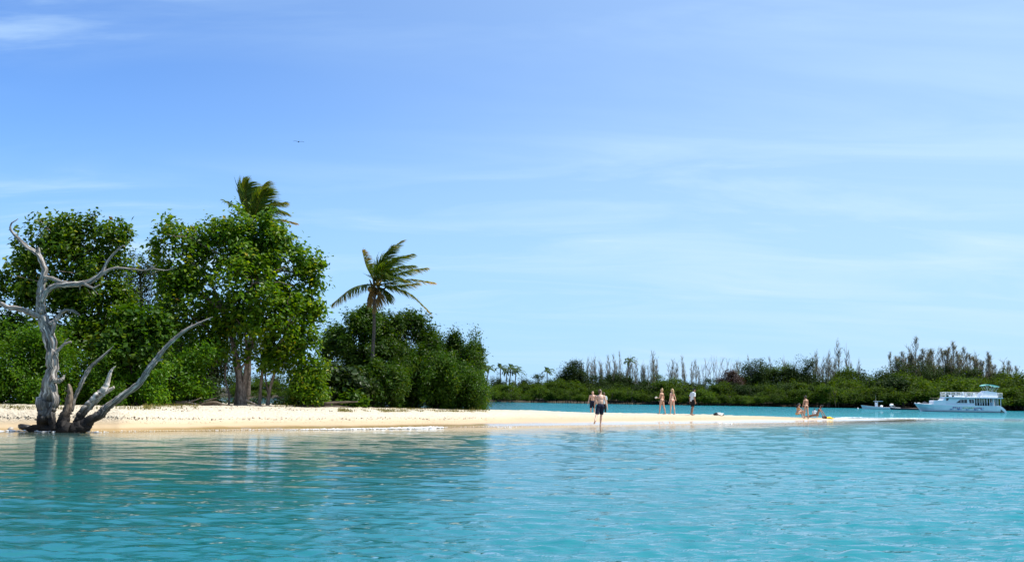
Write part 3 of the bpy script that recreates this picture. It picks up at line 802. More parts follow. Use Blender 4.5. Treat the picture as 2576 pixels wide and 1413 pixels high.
def fill_rows(top, base, n, seed, rx=(13, 26), ry=(20, 42), dz=.7):
    """Ragged upright lobes that fill the area under a skyline traced from the photograph."""
    rg = np.random.default_rng(seed)
    tx, ty = zip(*top); bx, by = zip(*base)
    rows = []
    for i in range(n):
        x = rg.uniform(tx[0], tx[-1]); t, b_ = np.interp(x, tx, ty), np.interp(x, bx, by)
        w, h = rg.uniform(*rx), rg.uniform(*ry)
        h = min(h, (b_ - t) * .5 + 4)
        y = t + h if i < n * .5 else rg.uniform(t + h, max(b_ - h * .6, t + h + 1))
        x = min(max(x, tx[0] + w * .5), tx[-1] - w * .5)
        rows.append((x, y, w, h, rg.normal() * dz))
    return rows
kw_ = dict(group=gb, spread=.17, sub=5, subr=.45, shoots=14, shoot_h=.36, shoot_w=.09)
bush('tall bush left of the front palm, leaning over the gap of sky', fill_rows([(806, 862), (820, 838), (845, 815), (858, 830), (875, 800), (890, 786), (905, 772), (935, 776), (950, 790), (968, 806)],
     [(806, 895), (868, 900), (880, 960), (910, 1010), (968, 1033)], 46, 1), 62.0, LM, 1300, 46, 0.18, 0.5, base=(940, 1000), stems=9, **kw_)
bush('tall dark bush right behind the front palm trunk', fill_rows([(948, 806), (975, 790), (1000, 802), (1025, 783), (1050, 786), (1075, 798), (1085, 830), (1098, 852)], [(948, 1033), (1098, 1033)], 50, 2), 63.0, LM, 1500, 47, 0.18, 0.46, base=(1010, 1000), stems=8, **kw_)
bush('ragged bush with a pointed shoot in the middle of the end of the island', fill_rows([(1082, 852), (1100, 862), (1115, 852), (1128, 860), (1138, 838), (1147, 824), (1156, 848), (1168, 882)], [(1082, 1033), (1168, 1033)], 34, 3, rx=(8, 18)), 62.0, LM, 900, 48, 0.16, 0.44, base=(1130, 1000), stems=7, **kw_)
bush('outermost ragged bush with upright shoots against the sky', fill_rows([(1152, 890), (1172, 876), (1185, 858), (1194, 834), (1202, 850), (1205, 868), (1210, 872), (1213, 900)], [(1152, 1033), (1213, 1033)], 34, 4, rx=(7, 15)), 61.5, LM, 760, 49, 0.155, 0.44, base=(1185, 1000), stems=7, **kw_)
bush('dark bush filling the shade below the front palm', fill_rows([(880, 880), (960, 850), (1000, 860), (1150, 890)], [(880, 1033), (1150, 1033)], 54, 5, rx=(22, 40)), 61.4, LM, 1700, 50, 0.17, 0.48, **kw_)
bush('dark leafy bush in front of the foot of the front palm', fill_rows([(890, 935), (925, 922), (960, 912), (1000, 925), (1020, 950)], [(890, 1033), (1020, 1033)], 30, 9, rx=(14, 26)), 57.6, LM, 900, 54, 0.165, 0.48, **kw_)
bush('bright green bush in the sun right of the front palm', fill_rows([(985, 930), (1005, 900), (1030, 886), (1060, 892), (1085, 915)], [(985, 1033), (1085, 1033)], 30, 6, rx=(11, 22)), 59.8, LMID, 950, 51, 0.155, 0.42, upw=0.4, **kw_)
bush('bright green bush in the middle of the end of the island', fill_rows([(1068, 915), (1090, 890), (1110, 884), (1135, 900), (1155, 930)], [(1068, 1033), (1155, 1033)], 30, 7, rx=(11, 22)), 59.6, LMID, 900, 52, 0.155, 0.42, upw=0.4, **kw_)
bush('lowest bright green bush at the right tip of the island', fill_rows([(1138, 935), (1160, 915), (1185, 922), (1200, 930), (1212, 950), (1218, 985)], [(1138, 1033), (1218, 1033)], 34, 8, rx=(10, 20)), 60.0, LMID, 1050, 53, 0.15, 0.42, upw=0.4, **kw_)

# ------------------------------------------------------------------ palms
def frond(pts, ll, nleaf, rg, wind, droop=0.35, width=0.058, tipdry=0.5, sides=(1, 1), dens=1.0):
    """A feather frond: rachis through pts, narrow leaflets down both sides that sag and blow along wind."""
    P = spline(pts, 8)
    n = len(P)
    s = np.linspace(0, 1, n)
    V, F, T = [], [], []
    mbv, mbf, _, _ = tube_geo(P, np.interp(s, [0, .2, 1], [0.045, 0.026, 0.006]), 5)
    V.append(mbv); F.append(mbf); T += [0.75] * len(mbf)
    base = len(mbv)
    for side in (-1, 1):
        if not sides[0 if side < 0 else 1]: continue
        for k in range(nleaf):
            u = 0.13 + 0.87 * (k + rg.uniform(-.3, .3)) / nleaf
            if rg.random() > dens: continue
            i = min(int(u * (n - 1)), n - 2); fr = u * (n - 1) - i
            p = P[i] * (1 - fr) + P[i + 1] * fr
            t = P[i + 1] - P[i]; t /= np.linalg.norm(t)
            up = np.array([0, 0, 1.0])
            lat = np.cross(t, up)
            lat = lat / (np.linalg.norm(lat) + 1e-6) if np.linalg.norm(lat) > 0.15 else np.array([0, -1.0, 0])
            nr = np.cross(lat, t)
            d = lat * side * 0.85 + t * (0.55 + 0.5 * u) + nr * 0.25 + rg.normal(size=3) * 0.10
            d /= np.linalg.norm(d)
            Lf = ll * (math.sin(math.pi * min(0.12 + u * 0.86, 1)) ** 0.6 * 0.85 + 0.15) * rg.uniform(0.85, 1.1)
            q = [p]; dd = d.copy()
            for m_ in range(3):
                dd = dd + np.array([0, 0, -droop]) * (0.55 + 0.4 * m_) + wind * 0.34
                dd /= np.linalg.norm(dd)
                q.append(q[-1] + dd * Lf / 3)
            wv = np.cross(d, nr + rg.normal(size=3) * 0.4); wv /= np.linalg.norm(wv) + 1e-6
            ww = [width * 0.6, width, width * 0.75, 0.006]
            vv = []
            for a, b in zip(q, ww): vv += [a - wv * b / 2, a + wv * b / 2]
            V.append(np.array(vv))
            F.append(np.array([[base, base + 1, base + 3, base + 2], [base + 2, base + 3, base + 5, base + 4], [base + 4, base + 5, base + 7, base + 6]]))
            tv = rg.uniform(0.06, 0.52) + tipdry * max(0, u - 0.45) * 0.75
            T += [tv, tv + 0.05, tv + 0.22 * tipdry]
            base += 8
    return np.concatenate(V), np.concatenate(F), np.clip(np.array(T), 0, 1)

def palm(label, trunk_px, Y, crown_px, fronds, wind, seed, group, ll=0.62, nuts=(), scale_w=1.0):
    rg = np.random.default_rng(seed)
    pts = [at(q[0], q[1], Y) for q in trunk_px]
    b0 = pts[0].copy(); b0[2] = gz(b0[0], b0[1])
    pts[0][2] = b0[2] - 0.1
    root = thing('coconut_palm', b0, label, 'palm tree', group)
    mb = MB()
    rad = np.interp(np.linspace(0, 1, len(pts)), [0, .12, 1], [0.17, 0.105, 0.066])
    Pm = spline(np.column_stack([np.array(pts) - b0, rad]), 14)
    ring = 1 + 0.05 * np.sin(np.arange(len(Pm)) * 1.9)
    mb.tube(Pm[:, :3], Pm[:, 3] * ring, 10)
    mb.build('trunk', MAT['palm_bark'], root)
    c0 = at(crown_px[0], crown_px[1], Y)
    mb = MB()
    for _ in range(7):
        d = rg.normal(size=3) * np.array([.16, .16, .14]) + np.array([0, 0, -.05])
        mb.tube([c0 - b0 + np.array([0, 0, -.55]), c0 - b0 + d * .8 + np.array([0, 0, -.2]), c0 - b0 + d * 1.6 + np.array([0, 0, .15])], [.05, .06, .03], 6)
    mb.build('crown_heart', MAT['palm_dry'], root, smooth=True)
    for k, fd in enumerate(fronds):
        path, kw = fd[0], dict(fd[1]) if len(fd) > 1 else {}
        mat = MAT['palm_dry'] if kw.pop('dry', False) else MAT['palm_leaf']
        P = [c0] + [at(q[0], q[1], Y + q[2]) for q in path]
        v, f, t = frond(np.array(P) - b0, kw.pop('ll', ll) * 1.5, int(kw.pop('n', 46) * 1.45), rg, np.array(wind), **kw)
        obj('frond', mesh('frond', v, f, face_attr={'tint': t}), mat, root)
    for q in nuts:
        mb = MB(); mb.blob((0, 0, 0), (.12, .12, .15), 9, 7)
        obj('coconut', None, None) if False else mb.build('coconut', plain('coconut_husk', (.30, .17, .04), .6), root).__setattr__('location', Vector([float(x) for x in at(q[0], q[1], Y - .25) - b0]))
    return root

gp = 'coconut palms on the island'
wind = (0.9, 0.15, -0.05)
palm('front coconut palm with wind-blown fronds standing over the bushes', [(936, 1020), (936, 960), (937, 900), (941, 830), (941, 770), (945, 722)], 58.5, (946, 716), [
    ([(915, 716, -.2), (880, 728, -.4), (836, 764, -.6)], dict(tipdry=.9, droop=.5)),
    ([(935, 695, .1), (921, 668, .2), (911, 630, .3)], dict(tipdry=1.3, ll=.5, droop=.2)),
    ([(950, 690, .3), (965, 645, .6), (1008, 607, .9)], dict(n=60, ll=.75, droop=.15)),
    ([(957, 685, .0), (968, 650, -.1), (985, 622, -.2)], dict(n=54, ll=.7, droop=.15)),
    ([(960, 680, -.5), (990, 655, -.9), (1034, 640, -1.2)], dict(n=54, ll=.7, droop=.2)),
    ([(970, 690, .5), (1000, 672, .9), (1040, 668, 1.3)], dict(n=54, ll=.65)),
    ([(975, 700, .2), (1020, 682, .3), (1072, 674, .5)], dict(ll=.6, tipdry=.8)),
    ([(965, 690, -.9), (985, 695, -1.4), (1020, 706, -1.9)], dict(ll=.65, tipdry=.5)),
    ([(975, 712, .1), (1030, 703, .2), (1092, 711, .3)], dict(ll=.55, tipdry=1.1)),
    ([(980, 720, -.6), (1010, 718, -.9), (1050, 712, -1.2)], dict(ll=.6, tipdry=.8)),
    ([(985, 722, .1), (1030, 740, .1), (1082, 788, .1)], dict(ll=.62, tipdry=1.0, droop=.55)),
    ([(955, 735, -.3), (950, 755, -.5), (938, 778, -.6)], dict(dry=True, ll=.5, n=26, droop=.7)),
    ([(962, 728, -.2), (972, 738, -.4), (975, 755, -.5)], dict(ll=.5, n=28, tipdry=1.0, droop=.6)),
    ([(935, 730, .2), (930, 745, .3), (925, 770, .4)], dict(dry=True, ll=.4, n=24, droop=.7)),
], wind, 61, gp, nuts=[(930, 727), (955, 738)])
palm('taller coconut palm rising behind the big almond tree', [(622, 1018), (628, 900), (632, 750), (634, 640), (632, 575)], 60.0, (632, 566), [
    ([(612, 525, .1), (604, 490, .2), (612, 452, .3)], dict(n=60, ll=.85, droop=.15)),
    ([(622, 520, -.4), (618, 490, -.7), (625, 462, -.9)], dict(n=60, ll=.85, droop=.15)),
    ([(640, 525, .3), (648, 490, .5), (668, 462, .8)], dict(n=60, ll=.85, droop=.12)),
    ([(645, 530, -.5), (655, 500, -.9), (672, 478, -1.2)], dict(n=56, ll=.8, droop=.12)),
    ([(615, 545, .3), (590, 520, .5), (560, 503, .6)], dict(n=44, ll=.6, droop=.45)),
    ([(655, 540, .1), (680, 515, .1), (714, 510, .2)], dict(n=54, ll=.75, droop=.3)),
    ([(660, 548, -.6), (690, 530, -1.0), (715, 535, -1.4)], dict(n=50, ll=.7, droop=.4)),
    ([(665, 560, .2), (700, 553, .3), (744, 562, .5)], dict(n=46, ll=.55, tipdry=1.2, droop=.3)),
    ([(655, 570, -.4), (675, 580, -.6), (688, 605, -.8)], dict(n=40, ll=.6, droop=.5)),
    ([(612, 572, -.3), (595, 582, -.5), (580, 605, -.7)], dict(n=40, ll=.6, droop=.5)),
], wind, 62, gp, ll=.7)
# ------------------------------------------------------------------ the dead tree at the water's edge
def cv(cx, cy):            # from the enlarged view of the photograph to its measured units
    return cx / 2.2995, 494.8 + cy / 2.2995
DY = 36.8
dead_base = on_ground(160, 1078); dead_base[1] = DY; dead_base[0] = at(160, 1078, DY)[0]; dead_base[2] = 0.0
dead = thing('dead_tree', dead_base, 'bare grey dead tree with twisted trunk and long curved limbs at the waterline', 'dead tree')
def limb(name, rows, mat='dead_wood', sides=14, flute=0.14, seed=1, dy0=0.0, sub=5, lab=None, extra=(), thin=0.74):
    mb = MB()
    for rr in [rows] + list(extra):
        P, r = [], []
        for row in rr:
            x, y = cv(row[0], row[1])
            P.append(at(x, y, DY + dy0 + (row[3] if len(row) > 3 else 0)) - dead_base); r.append(row[2] * mpp(DY) * thin)
        Pr = spline(np.column_stack([np.array(P), r]), sub)
        kn = np.random.default_rng(seed * 7 + len(rr))
        k_ = np.arange(len(Pr))
        Pr[:, 3] *= 1 + .09 * np.sin(k_ * 1.3 + kn.uniform(0, 6)) * np.sin(k_ * .41 + kn.uniform(0, 6)) + kn.normal(0, .035, len(Pr))
        Pr[1:-1, :3] += kn.normal(0, .10, (max(len(Pr) - 2, 0), 3)) * Pr[1:-1, 3:4]
        mb.tube(Pr[:, :3], Pr[:, 3], sides, flute, seed)
        if len(rr) > 5:                    # snapped twigs and knots
            for _ in range(3):
                i_ = int(kn.integers(len(Pr) // 3, len(Pr) - 2)); d_ = kn.normal(size=3) * np.array([1, .6, 1]); d_ /= np.linalg.norm(d_)
                L_ = Pr[i_, 3] * kn.uniform(1.6, 3.4) + .04
                q_ = Pr[i_, :3]
                mb.tube([q_, q_ + d_ * L_ * .6, q_ + d_ * L_ + np.array([0, 0, .25]) * L_], [Pr[i_, 3] * .55, Pr[i_, 3] * .3, Pr[i_, 3] * .12], 6)
    o = mb.build(name, MAT[mat], dead)
    if lab: o['label'] = lab
    return o
limb('trunk', [(258, 1352, 28), (262, 1290, 25), (266, 1200, 22), (288, 1080, 20.5), (304, 950, 19), (290, 830, 18), (266, 740, 17), (238, 660, 15.5), (237, 580, 13), (242, 500, 11.5),
               (256, 430, 9.5), (236, 365, 8.5), (214, 330, 7), (150, 285, 6), (100, 235, 5), (62, 190, 3.6), (66, 155, 2.5), (84, 142, 1.8), (105, 128, 1.2)], sides=26, flute=0.26, sub=7, seed=4, thin=.72,
     extra=[[(218, 340, 6.5), (222, 318, 6), (223, 296, 4.5)], [(300, 1090, 12, -.12), (322, 1180, 11, -.18), (300, 1240, 12, -.2), (306, 1300, 11, -.22), (318, 1345, 9, -.25)],
            [(62, 190, 2), (50, 193, .8)]])
limb('branch', [(240, 610, 10), (258, 560, 9.5), (285, 530, 9), (330, 512, 9), (400, 508, 9), (480, 500, 8.5), (540, 478, 7.5), (592, 436, 6.5), (612, 388, 5), (650, 340, 4), (690, 300, 2.5), (715, 280, 1)], seed=5, flute=.16, dy0=-.1,
     extra=[[(256, 462, 6), (300, 472, 6.5), (360, 494, 6.5), (410, 502, 6)]])
limb('branch', [(560, 470, 6, .05), (600, 440, 5.5), (640, 419, 4.5), (680, 411, 3.8), (760, 417, 2.8), (830, 427, 2.2), (880, 416, 2.2), (940, 424, 1.7), (970, 424, 1.5), (1005, 413, 1.1), (1022, 400, .6)], seed=6, sides=8, sub=4, dy0=-.1,
     extra=[[(850, 425, 1.8), (890, 404, 1.4), (905, 395, .7)]])
limb('branch', [(490, 505, 5), (515, 516, 4), (540, 526, 3.6), (572, 511, 2.4), (576, 505, 1.2)], seed=7, sides=8, dy0=-.15, extra=[[(535, 524, 2), (552, 548, 1.4), (566, 564, .7)]])
limb('branch', [(235, 690, 9), (205, 682, 9.5), (170, 664, 8.5), (110, 646, 7.5), (50, 640, 7), (0, 614, 6), (-60, 596, 5.5), (-140, 600, 4), (-220, 580, 2)], seed=8, dy0=-.05, flute=.2)
limb('branch', [(285, 735, 8), (310, 722, 7.5), (332, 704, 6.5), (356, 668, 5), (392, 654, 3.6), (430, 668, 2.2), (466, 686, .8)], seed=9, sides=10, dy0=-.1, extra=[[(300, 720, 6), (316, 735, 7), (300, 800, 6)], [(392, 654, 2.4), (425, 656, 1.8), (458, 676, .7)]])
limb('branch', [(318, 905, 7), (340, 884, 5.5), (365, 856, 4.6), (385, 846, 4.2), (412, 838, 4.0)], seed=10, sides=10, dy0=-.15, extra=[[(366, 852, 3), (382, 830, 2), (398, 818, 1.2)]])
limb('branch', [(310, 1060, 10), (335, 1066, 8), (354, 1058, 7), (366, 1044, 5), (369, 1030, 3.4)], seed=11, sides=10, dy0=-.2)
limb('stump', [(352, 1348, 26), (368, 1300, 20), (382, 1250, 14.5), (396, 1200, 11.5), (404, 1150, 9), (404, 1110, 6.8), (396, 1082, 4)], 'brown_wood', thin=.75, seed=12, sides=16, flute=.2, dy0=-.1, lab='broken brown stump beside the trunk')
limb('branch', [(410, 1240, 8), (424, 1185, 7), (440, 1145, 6.5), (468, 1090, 7), (490, 1040, 7.2), (512, 1005, 7), (540, 968, 6), (600, 916, 4.2), (640, 880, 2), (655, 862, .8)], 'dead_wood', seed=13, sides=10, dy0=.15, flute=.08)
limb('branch', [(440, 1310, 15), (470, 1262, 15), (500, 1222, 14.5), (532, 1188, 14), (566, 1152, 13), (592, 1128, 12), (612, 1096, 9), (626, 1058, 7), (640, 1012, 5), (656, 990, 3), (670, 980, 1)], 'pale_wood', seed=15, sides=16, flute=.24, dy0=.25,
     lab='bleached broken limb', extra=[[(590, 1140, 8), (620, 1124, 6.5), (640, 1112, 5.6), (660, 1100, 4.8)]])
limb('branch', [(400, 1338, 16), (450, 1330, 18), (500, 1306, 17), (560, 1268, 14.5), (600, 1236, 13), (640, 1200, 12), (720, 1142, 11), (800, 1080, 10.2), (840, 1032, 9.8), (864, 990, 10), (910, 930, 8.8), (960, 870, 7), (1020, 812, 6), (1080, 766, 5), (1150, 732, 3.6), (1190, 712, 2.4), (1232, 694, 1)],
     seed=16, sides=18, flute=.13, sub=6, dy0=-.1, lab='long limb curving out to the right', extra=[[(905, 945, 7), (930, 942, 4), (942, 938, 2)], [(1085, 764, 3), (1105, 745, 2), (1112, 728, .8)]])
limb('root_base', [(240, 1345, 20), (310, 1347, 20), (370, 1345, 24), (430, 1345, 24), (490, 1338, 18), (520, 1322, 10)], thin=.66, seed=17, sides=16, flute=.15, dy0=-.12,
     extra=[[(245, 1345, 12), (205, 1330, 9), (180, 1335, 9), (150, 1345, 6)], [(215, 1350, 8), (185, 1350, 7), (165, 1356, 4)]])

# ------------------------------------------------------------------ driftwood and litter at the back of the beach
def drift(label, rows_list, Y, seed, mat='driftwood', name='driftwood', group='driftwood along the back of the beach'):
    b = at(rows_list[0][0][0], rows_list[0][0][1], Y); b[2] = gz(b[0], b[1])
    root = None
    mb = MB()
    for i, rows in enumerate(rows_list):
        P = [at(r[0], r[1], Y + (r[3] if len(r) > 3 else 0)) for r in rows]
        for p in P: p[2] = max(p[2], gz(p[0], p[1]) + 0.01)
        mb.tube(P, [r[2] * mpp(Y) for r in rows], 9, 0.15, seed + i, sub=4)
    o = mb.build(name, MAT[mat], None, origin=b)
    return tag(o, label, 'driftwood', group)
drift('bleached driftwood log with a pointed end, leftmost of the heap under the trees', [[(398, 1020, 1.5), (430, 1013, 5), (470, 1012, 5), (500, 1020, 4), (520, 1024, 2)], [(455, 1014, 2.5), (490, 1006, 2), (505, 1000, 1)]], 50.2, 71)
drift('thin forked driftwood branch lying on the heap under the trees', [[(470, 1021, 3), (500, 1012, 3), (528, 1004, 2), (545, 1000, 1)], [(500, 1012, 2), (530, 1013, 2), (570, 1022, 1.2)]], 50.6, 74)
drift('brown driftwood root at the right end of the heap', [[(500, 1020, 3), (535, 1012, 5), (560, 1018, 4), (585, 1025, 2)], [(480, 1027, 3), (520, 1024, 3.5), (545, 1026, 2)]], 50.0, 77, 'brown_wood')
drift('fallen branch at the foot of the pale almond trunks', [[(618, 1005, 2.4), (640, 1015, 2.2), (655, 1022, 2)], [(590, 1024, 2.5), (640, 1025, 2.5), (690, 1028, 1.4)]], 52.0, 80)
drift('long arched fallen branch in the shade between trunks and palm', [[(740, 1028, 4), (790, 1020, 5), (830, 1014, 3.6), (870, 1011, 2.4), (900, 1010, 1.2)], [(790, 1024, 6), (850, 1028, 4.5), (890, 1030, 2)]], 53.0, 83, 'brown_wood')

def scatter_litter():
    rg = np.random.default_rng(90)
    P, sz = [], []
    def put(n, x0, x1, y0, y1, s0, s1):
        for _ in range(n):
            px, py = rg.uniform(x0, x1), rg.uniform(y0, y1)
            sl_ = (px - 1288) * 0.0
            p = on_ground(px, py + sl_)
            if p[2] < 0.12: continue
            P.append([p[0], p[1], gz(p[0], p[1]) + 0.012]); sz.append(rg.uniform(s0, s1) * .55)
    put(520, 0, 1230, 1050.5, 1056, .05, .2)
    put(200, 300, 1300, 1060, 1066, .04, .1)
    put(160, 0, 1230, 1036, 1064, .03, .09)
    put(260, 1230, 1980, 1040, 1060, .04, .11)
    put(260, 380, 900, 1024, 1034, .05, .18)
    P, sz = np.array(P), np.array(sz)
    nr = np.array([0, 0, 1.0]) + rg.normal(size=P.shape) * 0.45
    v, f = leaves(P, nr, sz, 0.5, rg)
    v[:, 2] += 0.01
    o = obj('beach_litter', mesh('beach_litter', v, f, face_attr={'tint': rg.random(len(P))}),
            leaf_mat('dry_litter', [(0, (.04, .03, .02)), (.6, (.11, .08, .05)), (1, (.24, .19, .12))], .1))
    tag(o, 'dark line of dry weed and leaves on the sand', kind='stuff')
scatter_litter()

def make_grass():
    rg = np.random.default_rng(95)
    V, F, T = [], [], []
    n = 0
    for (x0, x1, y0, y1, cnt, h, dens) in ((850, 1232, 1026, 1036, 6200, .085, 1), (360, 500, 1018, 1029, 1100, .16, 1), (1180, 1236, 1026, 1032, 500, .25, 1), (690, 760, 1018, 1026, 260, .2, 1), (-40, 380, 1022, 1031, 1100, .13, 1)):
        for _ in range(cnt):
            p = on_ground(rg.uniform(x0, x1), rg.uniform(y0, y1), 36, 130)
            if p[2] < 0.2: continue
            if math.sin(p[0] * 2.1) + math.sin(p[0] * .83 + p[1] * 1.7) + math.sin(p[1] * 3.1 + p[0] * 4.3) < rg.uniform(-1.6, 1.6): continue
            a = rg.uniform(0, 6.28); w = np.array([math.cos(a), math.sin(a), 0]) * 0.012
            l_ = rg.normal(size=3) * .35; l_[2] = 1
            tip = p + l_ / np.linalg.norm(l_) * h * rg.uniform(.5, 1.3)
            V += [p - w, p + w, tip]; F.append((n, n + 1, n + 2)); n += 3
            T.append(rg.random())
    o = obj('grass', mesh('grass', np.array(V), np.array(F), face_attr={'tint': T}),
            leaf_mat('dry_grass', [(0, (.05, .075, .012)), (.5, (.13, .12, .03)), (1, (.26, .20, .07))], .3))
    tag(o, 'short yellowing grass at the top of the beach', kind='stuff')
make_grass()

def make_foam(label, pts, width, n, h, seed):
    rg = np.random.default_rng(seed)
    P = spline(np.array([np.append(ground(x, y, 0)[:2], w) for x, y, w in pts]), 12)
    mb = MB()
    for _ in range(n):
        u = rg.random() * (len(P) - 1); i = min(int(u), len(P) - 2); fr = u - i
        q = P[i] * (1 - fr) + P[i + 1] * fr
        s = q[2] * rg.uniform(.15, .6)
        mb.blob((q[0] + rg.normal() * .12, q[1] + rg.normal() * width, 0.012 + abs(rg.normal()) * .01), (s * rg.uniform(1, 2.4) * .5, s * .5, h * s * rg.uniform(.5, 1.2)), 7, 5, bump=.12, seed=int(rg.integers(1e6)))
    o = mb.build('sea_foam', plain('foam', (.85, .87, .88), .8, .2))
    tag(o, label, kind='stuff')
make_foam('white foam of a small wave breaking on the beach', [(700, 1082, .04), (770, 1081, .07), (850, 1080, .12), (950, 1078.5, .15), (1040, 1077, .19), (1085, 1076, .2), (1108, 1075, .12)], .06, 700, .3, 101)
make_foam('thin broken line of swash foam along the water edge of the beach', [(-20, 1084, .03), (300, 1084.5, .05), (480, 1083, .03), (620, 1081.5, .06), (760, 1080, .03), (900, 1078, .05), (1110, 1074.5, .03), (1240, 1073, .05), (1400, 1071.5, .03), (1600, 1069, .05), (1800, 1066, .03), (1990, 1062, .05)], .10, 900, .2, 106)
make_foam('white line of foam on the water beside the sandbar', [(1805, 1065.5, .06), (1830, 1065.3, .14), (1855, 1065.5, .06)], .05, 40, .2, 102)
make_foam('short white foam line at the edge of the wet sand', [(1250, 1075, .05), (1270, 1074.5, .12), (1292, 1074.5, .05)], .05, 36, .2, 103)
make_foam('white ripples breaking along the end of the sandbar', [(2085, 1052.5, .06), (2140, 1050.5, .26), (2200, 1052, .16), (2260, 1052.3, .26), (2330, 1053.3, .18), (2420, 1054.5, .10), (2480, 1055, .05)], .18, 700, .25, 104)
make_foam('white wash around the roots of the dead tree', [(0, 1085.0, .08), (30, 1084, .16), (75, 1085, .08), (120, 1086.5, .16), (170, 1087, .12), (215, 1087.5, .14), (265, 1087.5, .06)], .06, 240, .2, 105)

# small stones beside the dead tree's roots
for x, y, s, lab in ((62, 1079, .16, 'dark wet stone left of the dead tree roots'), (84, 1082, .11, 'small dark stone touching the dead tree roots'), (26, 1082, .10, 'pale stone at the left edge on the waterline')):
    p = on_ground(x, y)
    mb = MB(); mb.blob((0, 0, s * .3), (s * 1.3, s, s * .7), 12, 9, bump=.12, seed=int(x))
    tag(mb.build('stone', plain('wet_stone' if s > .1 else 'pale_stone', (.03, .027, .025) if s > .1 else (.35, .32, .28), .5, .4, .3, 9), None, origin=None), lab, 'stone', 'stones at the waterline').location = [float(q) for q in p]
# ------------------------------------------------------------------ the opposite shore
def proto_bush(seed, w, h, n, size, per=8, sub=9):
    bl = np.array([(0, 0, h * .58, w * .5, w * .42, h * .44), (w * .28, 0, h * .42, w * .3, w * .3, h * .36), (-w * .3, .1, h * .40, w * .3, w * .3, h * .36), (0, -w * .2, h * .3, w * .42, w * .3, h * .30)])
    v, f, t, C = leaf_cloud(bl, n, per, size, 0.75, seed, spread=size * 1.3, sub=sub + 4, upw=.6, subr=.34)
    q = v.reshape(-1, 4, 3); keep = q[:, :, 2].min(1) > h * (.24 + .07 * np.sin(q[:, 0, 0] * 1.7 + seed) + .05 * np.sin(q[:, 0, 0] * 4.1))
    v = q[keep].reshape(-1, 3); f = np.arange(len(v)).reshape(-1, 4)
    return mesh('crown', v, f, face_attr={'tint': t[keep]})
def proto_roots(seed, w, h):
    rg = np.random.default_rng(seed); mb = MB()
    for _ in range(9):
        a = rg.uniform(-.5, .5) * w * .8; b = rg.uniform(-.35, .35) * w
        mb.tube([(a, b, -.8), (a * .8, b * .8, h * .2), (a * .4, b * .5, h * .5), (a * .7, b * .6, h * .75)], [.06, .055, .05, .02], 5)
    v, fs, uv = mb.geo()
    return mesh('stems', v, fs, True, uv=uv)
far_bush = [(proto_bush(200 + i, w, h, n, .24), proto_roots(220 + i, w, h), w, h) for i, (w, h, n) in enumerate(((6.2, 4.6, 900), (5.0, 4.2, 760), (7.2, 5.0, 1000), (5.6, 3.6, 780)))]
dark_bush = [(proto_bush(240 + i, w, h, n, .23), proto_roots(260 + i, w, h), w, h) for i, (w, h, n) in enumerate(((7.5, 5.2, 1000), (6.2, 5.8, 900)))]

def far_copy(kind, px, Y, ztop_px, label, group, mats, wscale=1.0, name='mangrove', cat='mangrove', z0=0.3, frac=None):
    me, st, w, h = kind
    p = at(px, 1000, Y)
    top = at(px, ztop_px, Y)[2]
    s = (top - z0) / h
    root = thing(name, (p[0], p[1], z0), label, cat, group, rz=random.uniform(0, 6.28))
    root.scale = (s * wscale, s * wscale, s)
    ROWS.setdefault(group, []).append((px, root))
    o = bpy.data.objects.new('crown', me); COL.objects.link(o); o.parent = root
    if not me.materials: me.materials.append(None)
    o.material_slots[0].link = 'OBJECT'; o.material_slots[0].material = mats
    o2 = bpy.data.objects.new('stems', st)
    if not st.materials: st.materials.append(MAT['dark_bark'])
    COL.objects.link(o2); o2.parent = root
    return root

def top_line(x):     # upper edge of the front mangrove belt in the photograph
    return np.interp(x, [1180, 1300, 1500, 1700, 1800, 2000, 2200, 2400, 2576, 2750], [962, 964, 962, 958, 966, 962, 952, 948, 952, 950])
def back_line(x):    # upper edge of the darker wood behind it
    return np.interp(x, [1180, 1240, 1290, 1400, 1480, 1640, 1830, 1870, 1960, 2100, 2180, 2240, 2330, 2450, 2576, 2750], [930, 938, 944, 938, 940, 944, 948, 930, 926, 934, 928, 924, 918, 928, 942, 945])
rg5 = np.random.default_rng(300)
ROWS = {}
px = 590.0
while px < 2720:
    Y = 205.5 + rg5.uniform(-1.2, 1.2)
    base_off = -0.3
    far_copy(far_bush[int(rg5.integers(4))], px, Y, top_line(px) + 14 + rg5.uniform(-5, 14), 'low bright green mangrove at the water, front row of the far shore',
             'mangroves along the far waterline', MAT['leaf_far'], rg5.uniform(1.0, 1.5), z0=0.0)
    px += rg5.uniform(30, 46)
    if 740 < px < 1040: px = 1045.0
px = 590.0
while px < 2720:
    Y = 212 + rg5.uniform(-2, 2)
    far_copy(far_bush[int(rg5.integers(4))], px, Y, top_line(px) + rg5.uniform(-6, 9), 'taller green mangrove in the second row of the far shore',
             'mangroves of the second row', MAT['leaf_far'] if rg5.random() < .75 else MAT['leaf_fardark'], rg5.uniform(.95, 1.35), z0=0.4)
    px += rg5.uniform(34, 50)
    if 740 < px < 1040: px = 1045.0
px = 590.0
while px < 2740:
    Y = 224 + rg5.uniform(-4, 4)
    far_copy(dark_bush[int(rg5.integers(2))], px, Y, back_line(px) + rg5.uniform(-4, 8), 'dark green wooded growth behind the far mangroves',
             'dark trees behind the far mangroves', MAT['leaf_fardark'] if rg5.random() < .7 else MAT['leaf_far'], rg5.uniform(.8, 1.15), z0=0.8, name='shade_tree', cat='tree')
    px += rg5.uniform(40, 60)
    if 740 < px < 1040: px = 1045.0

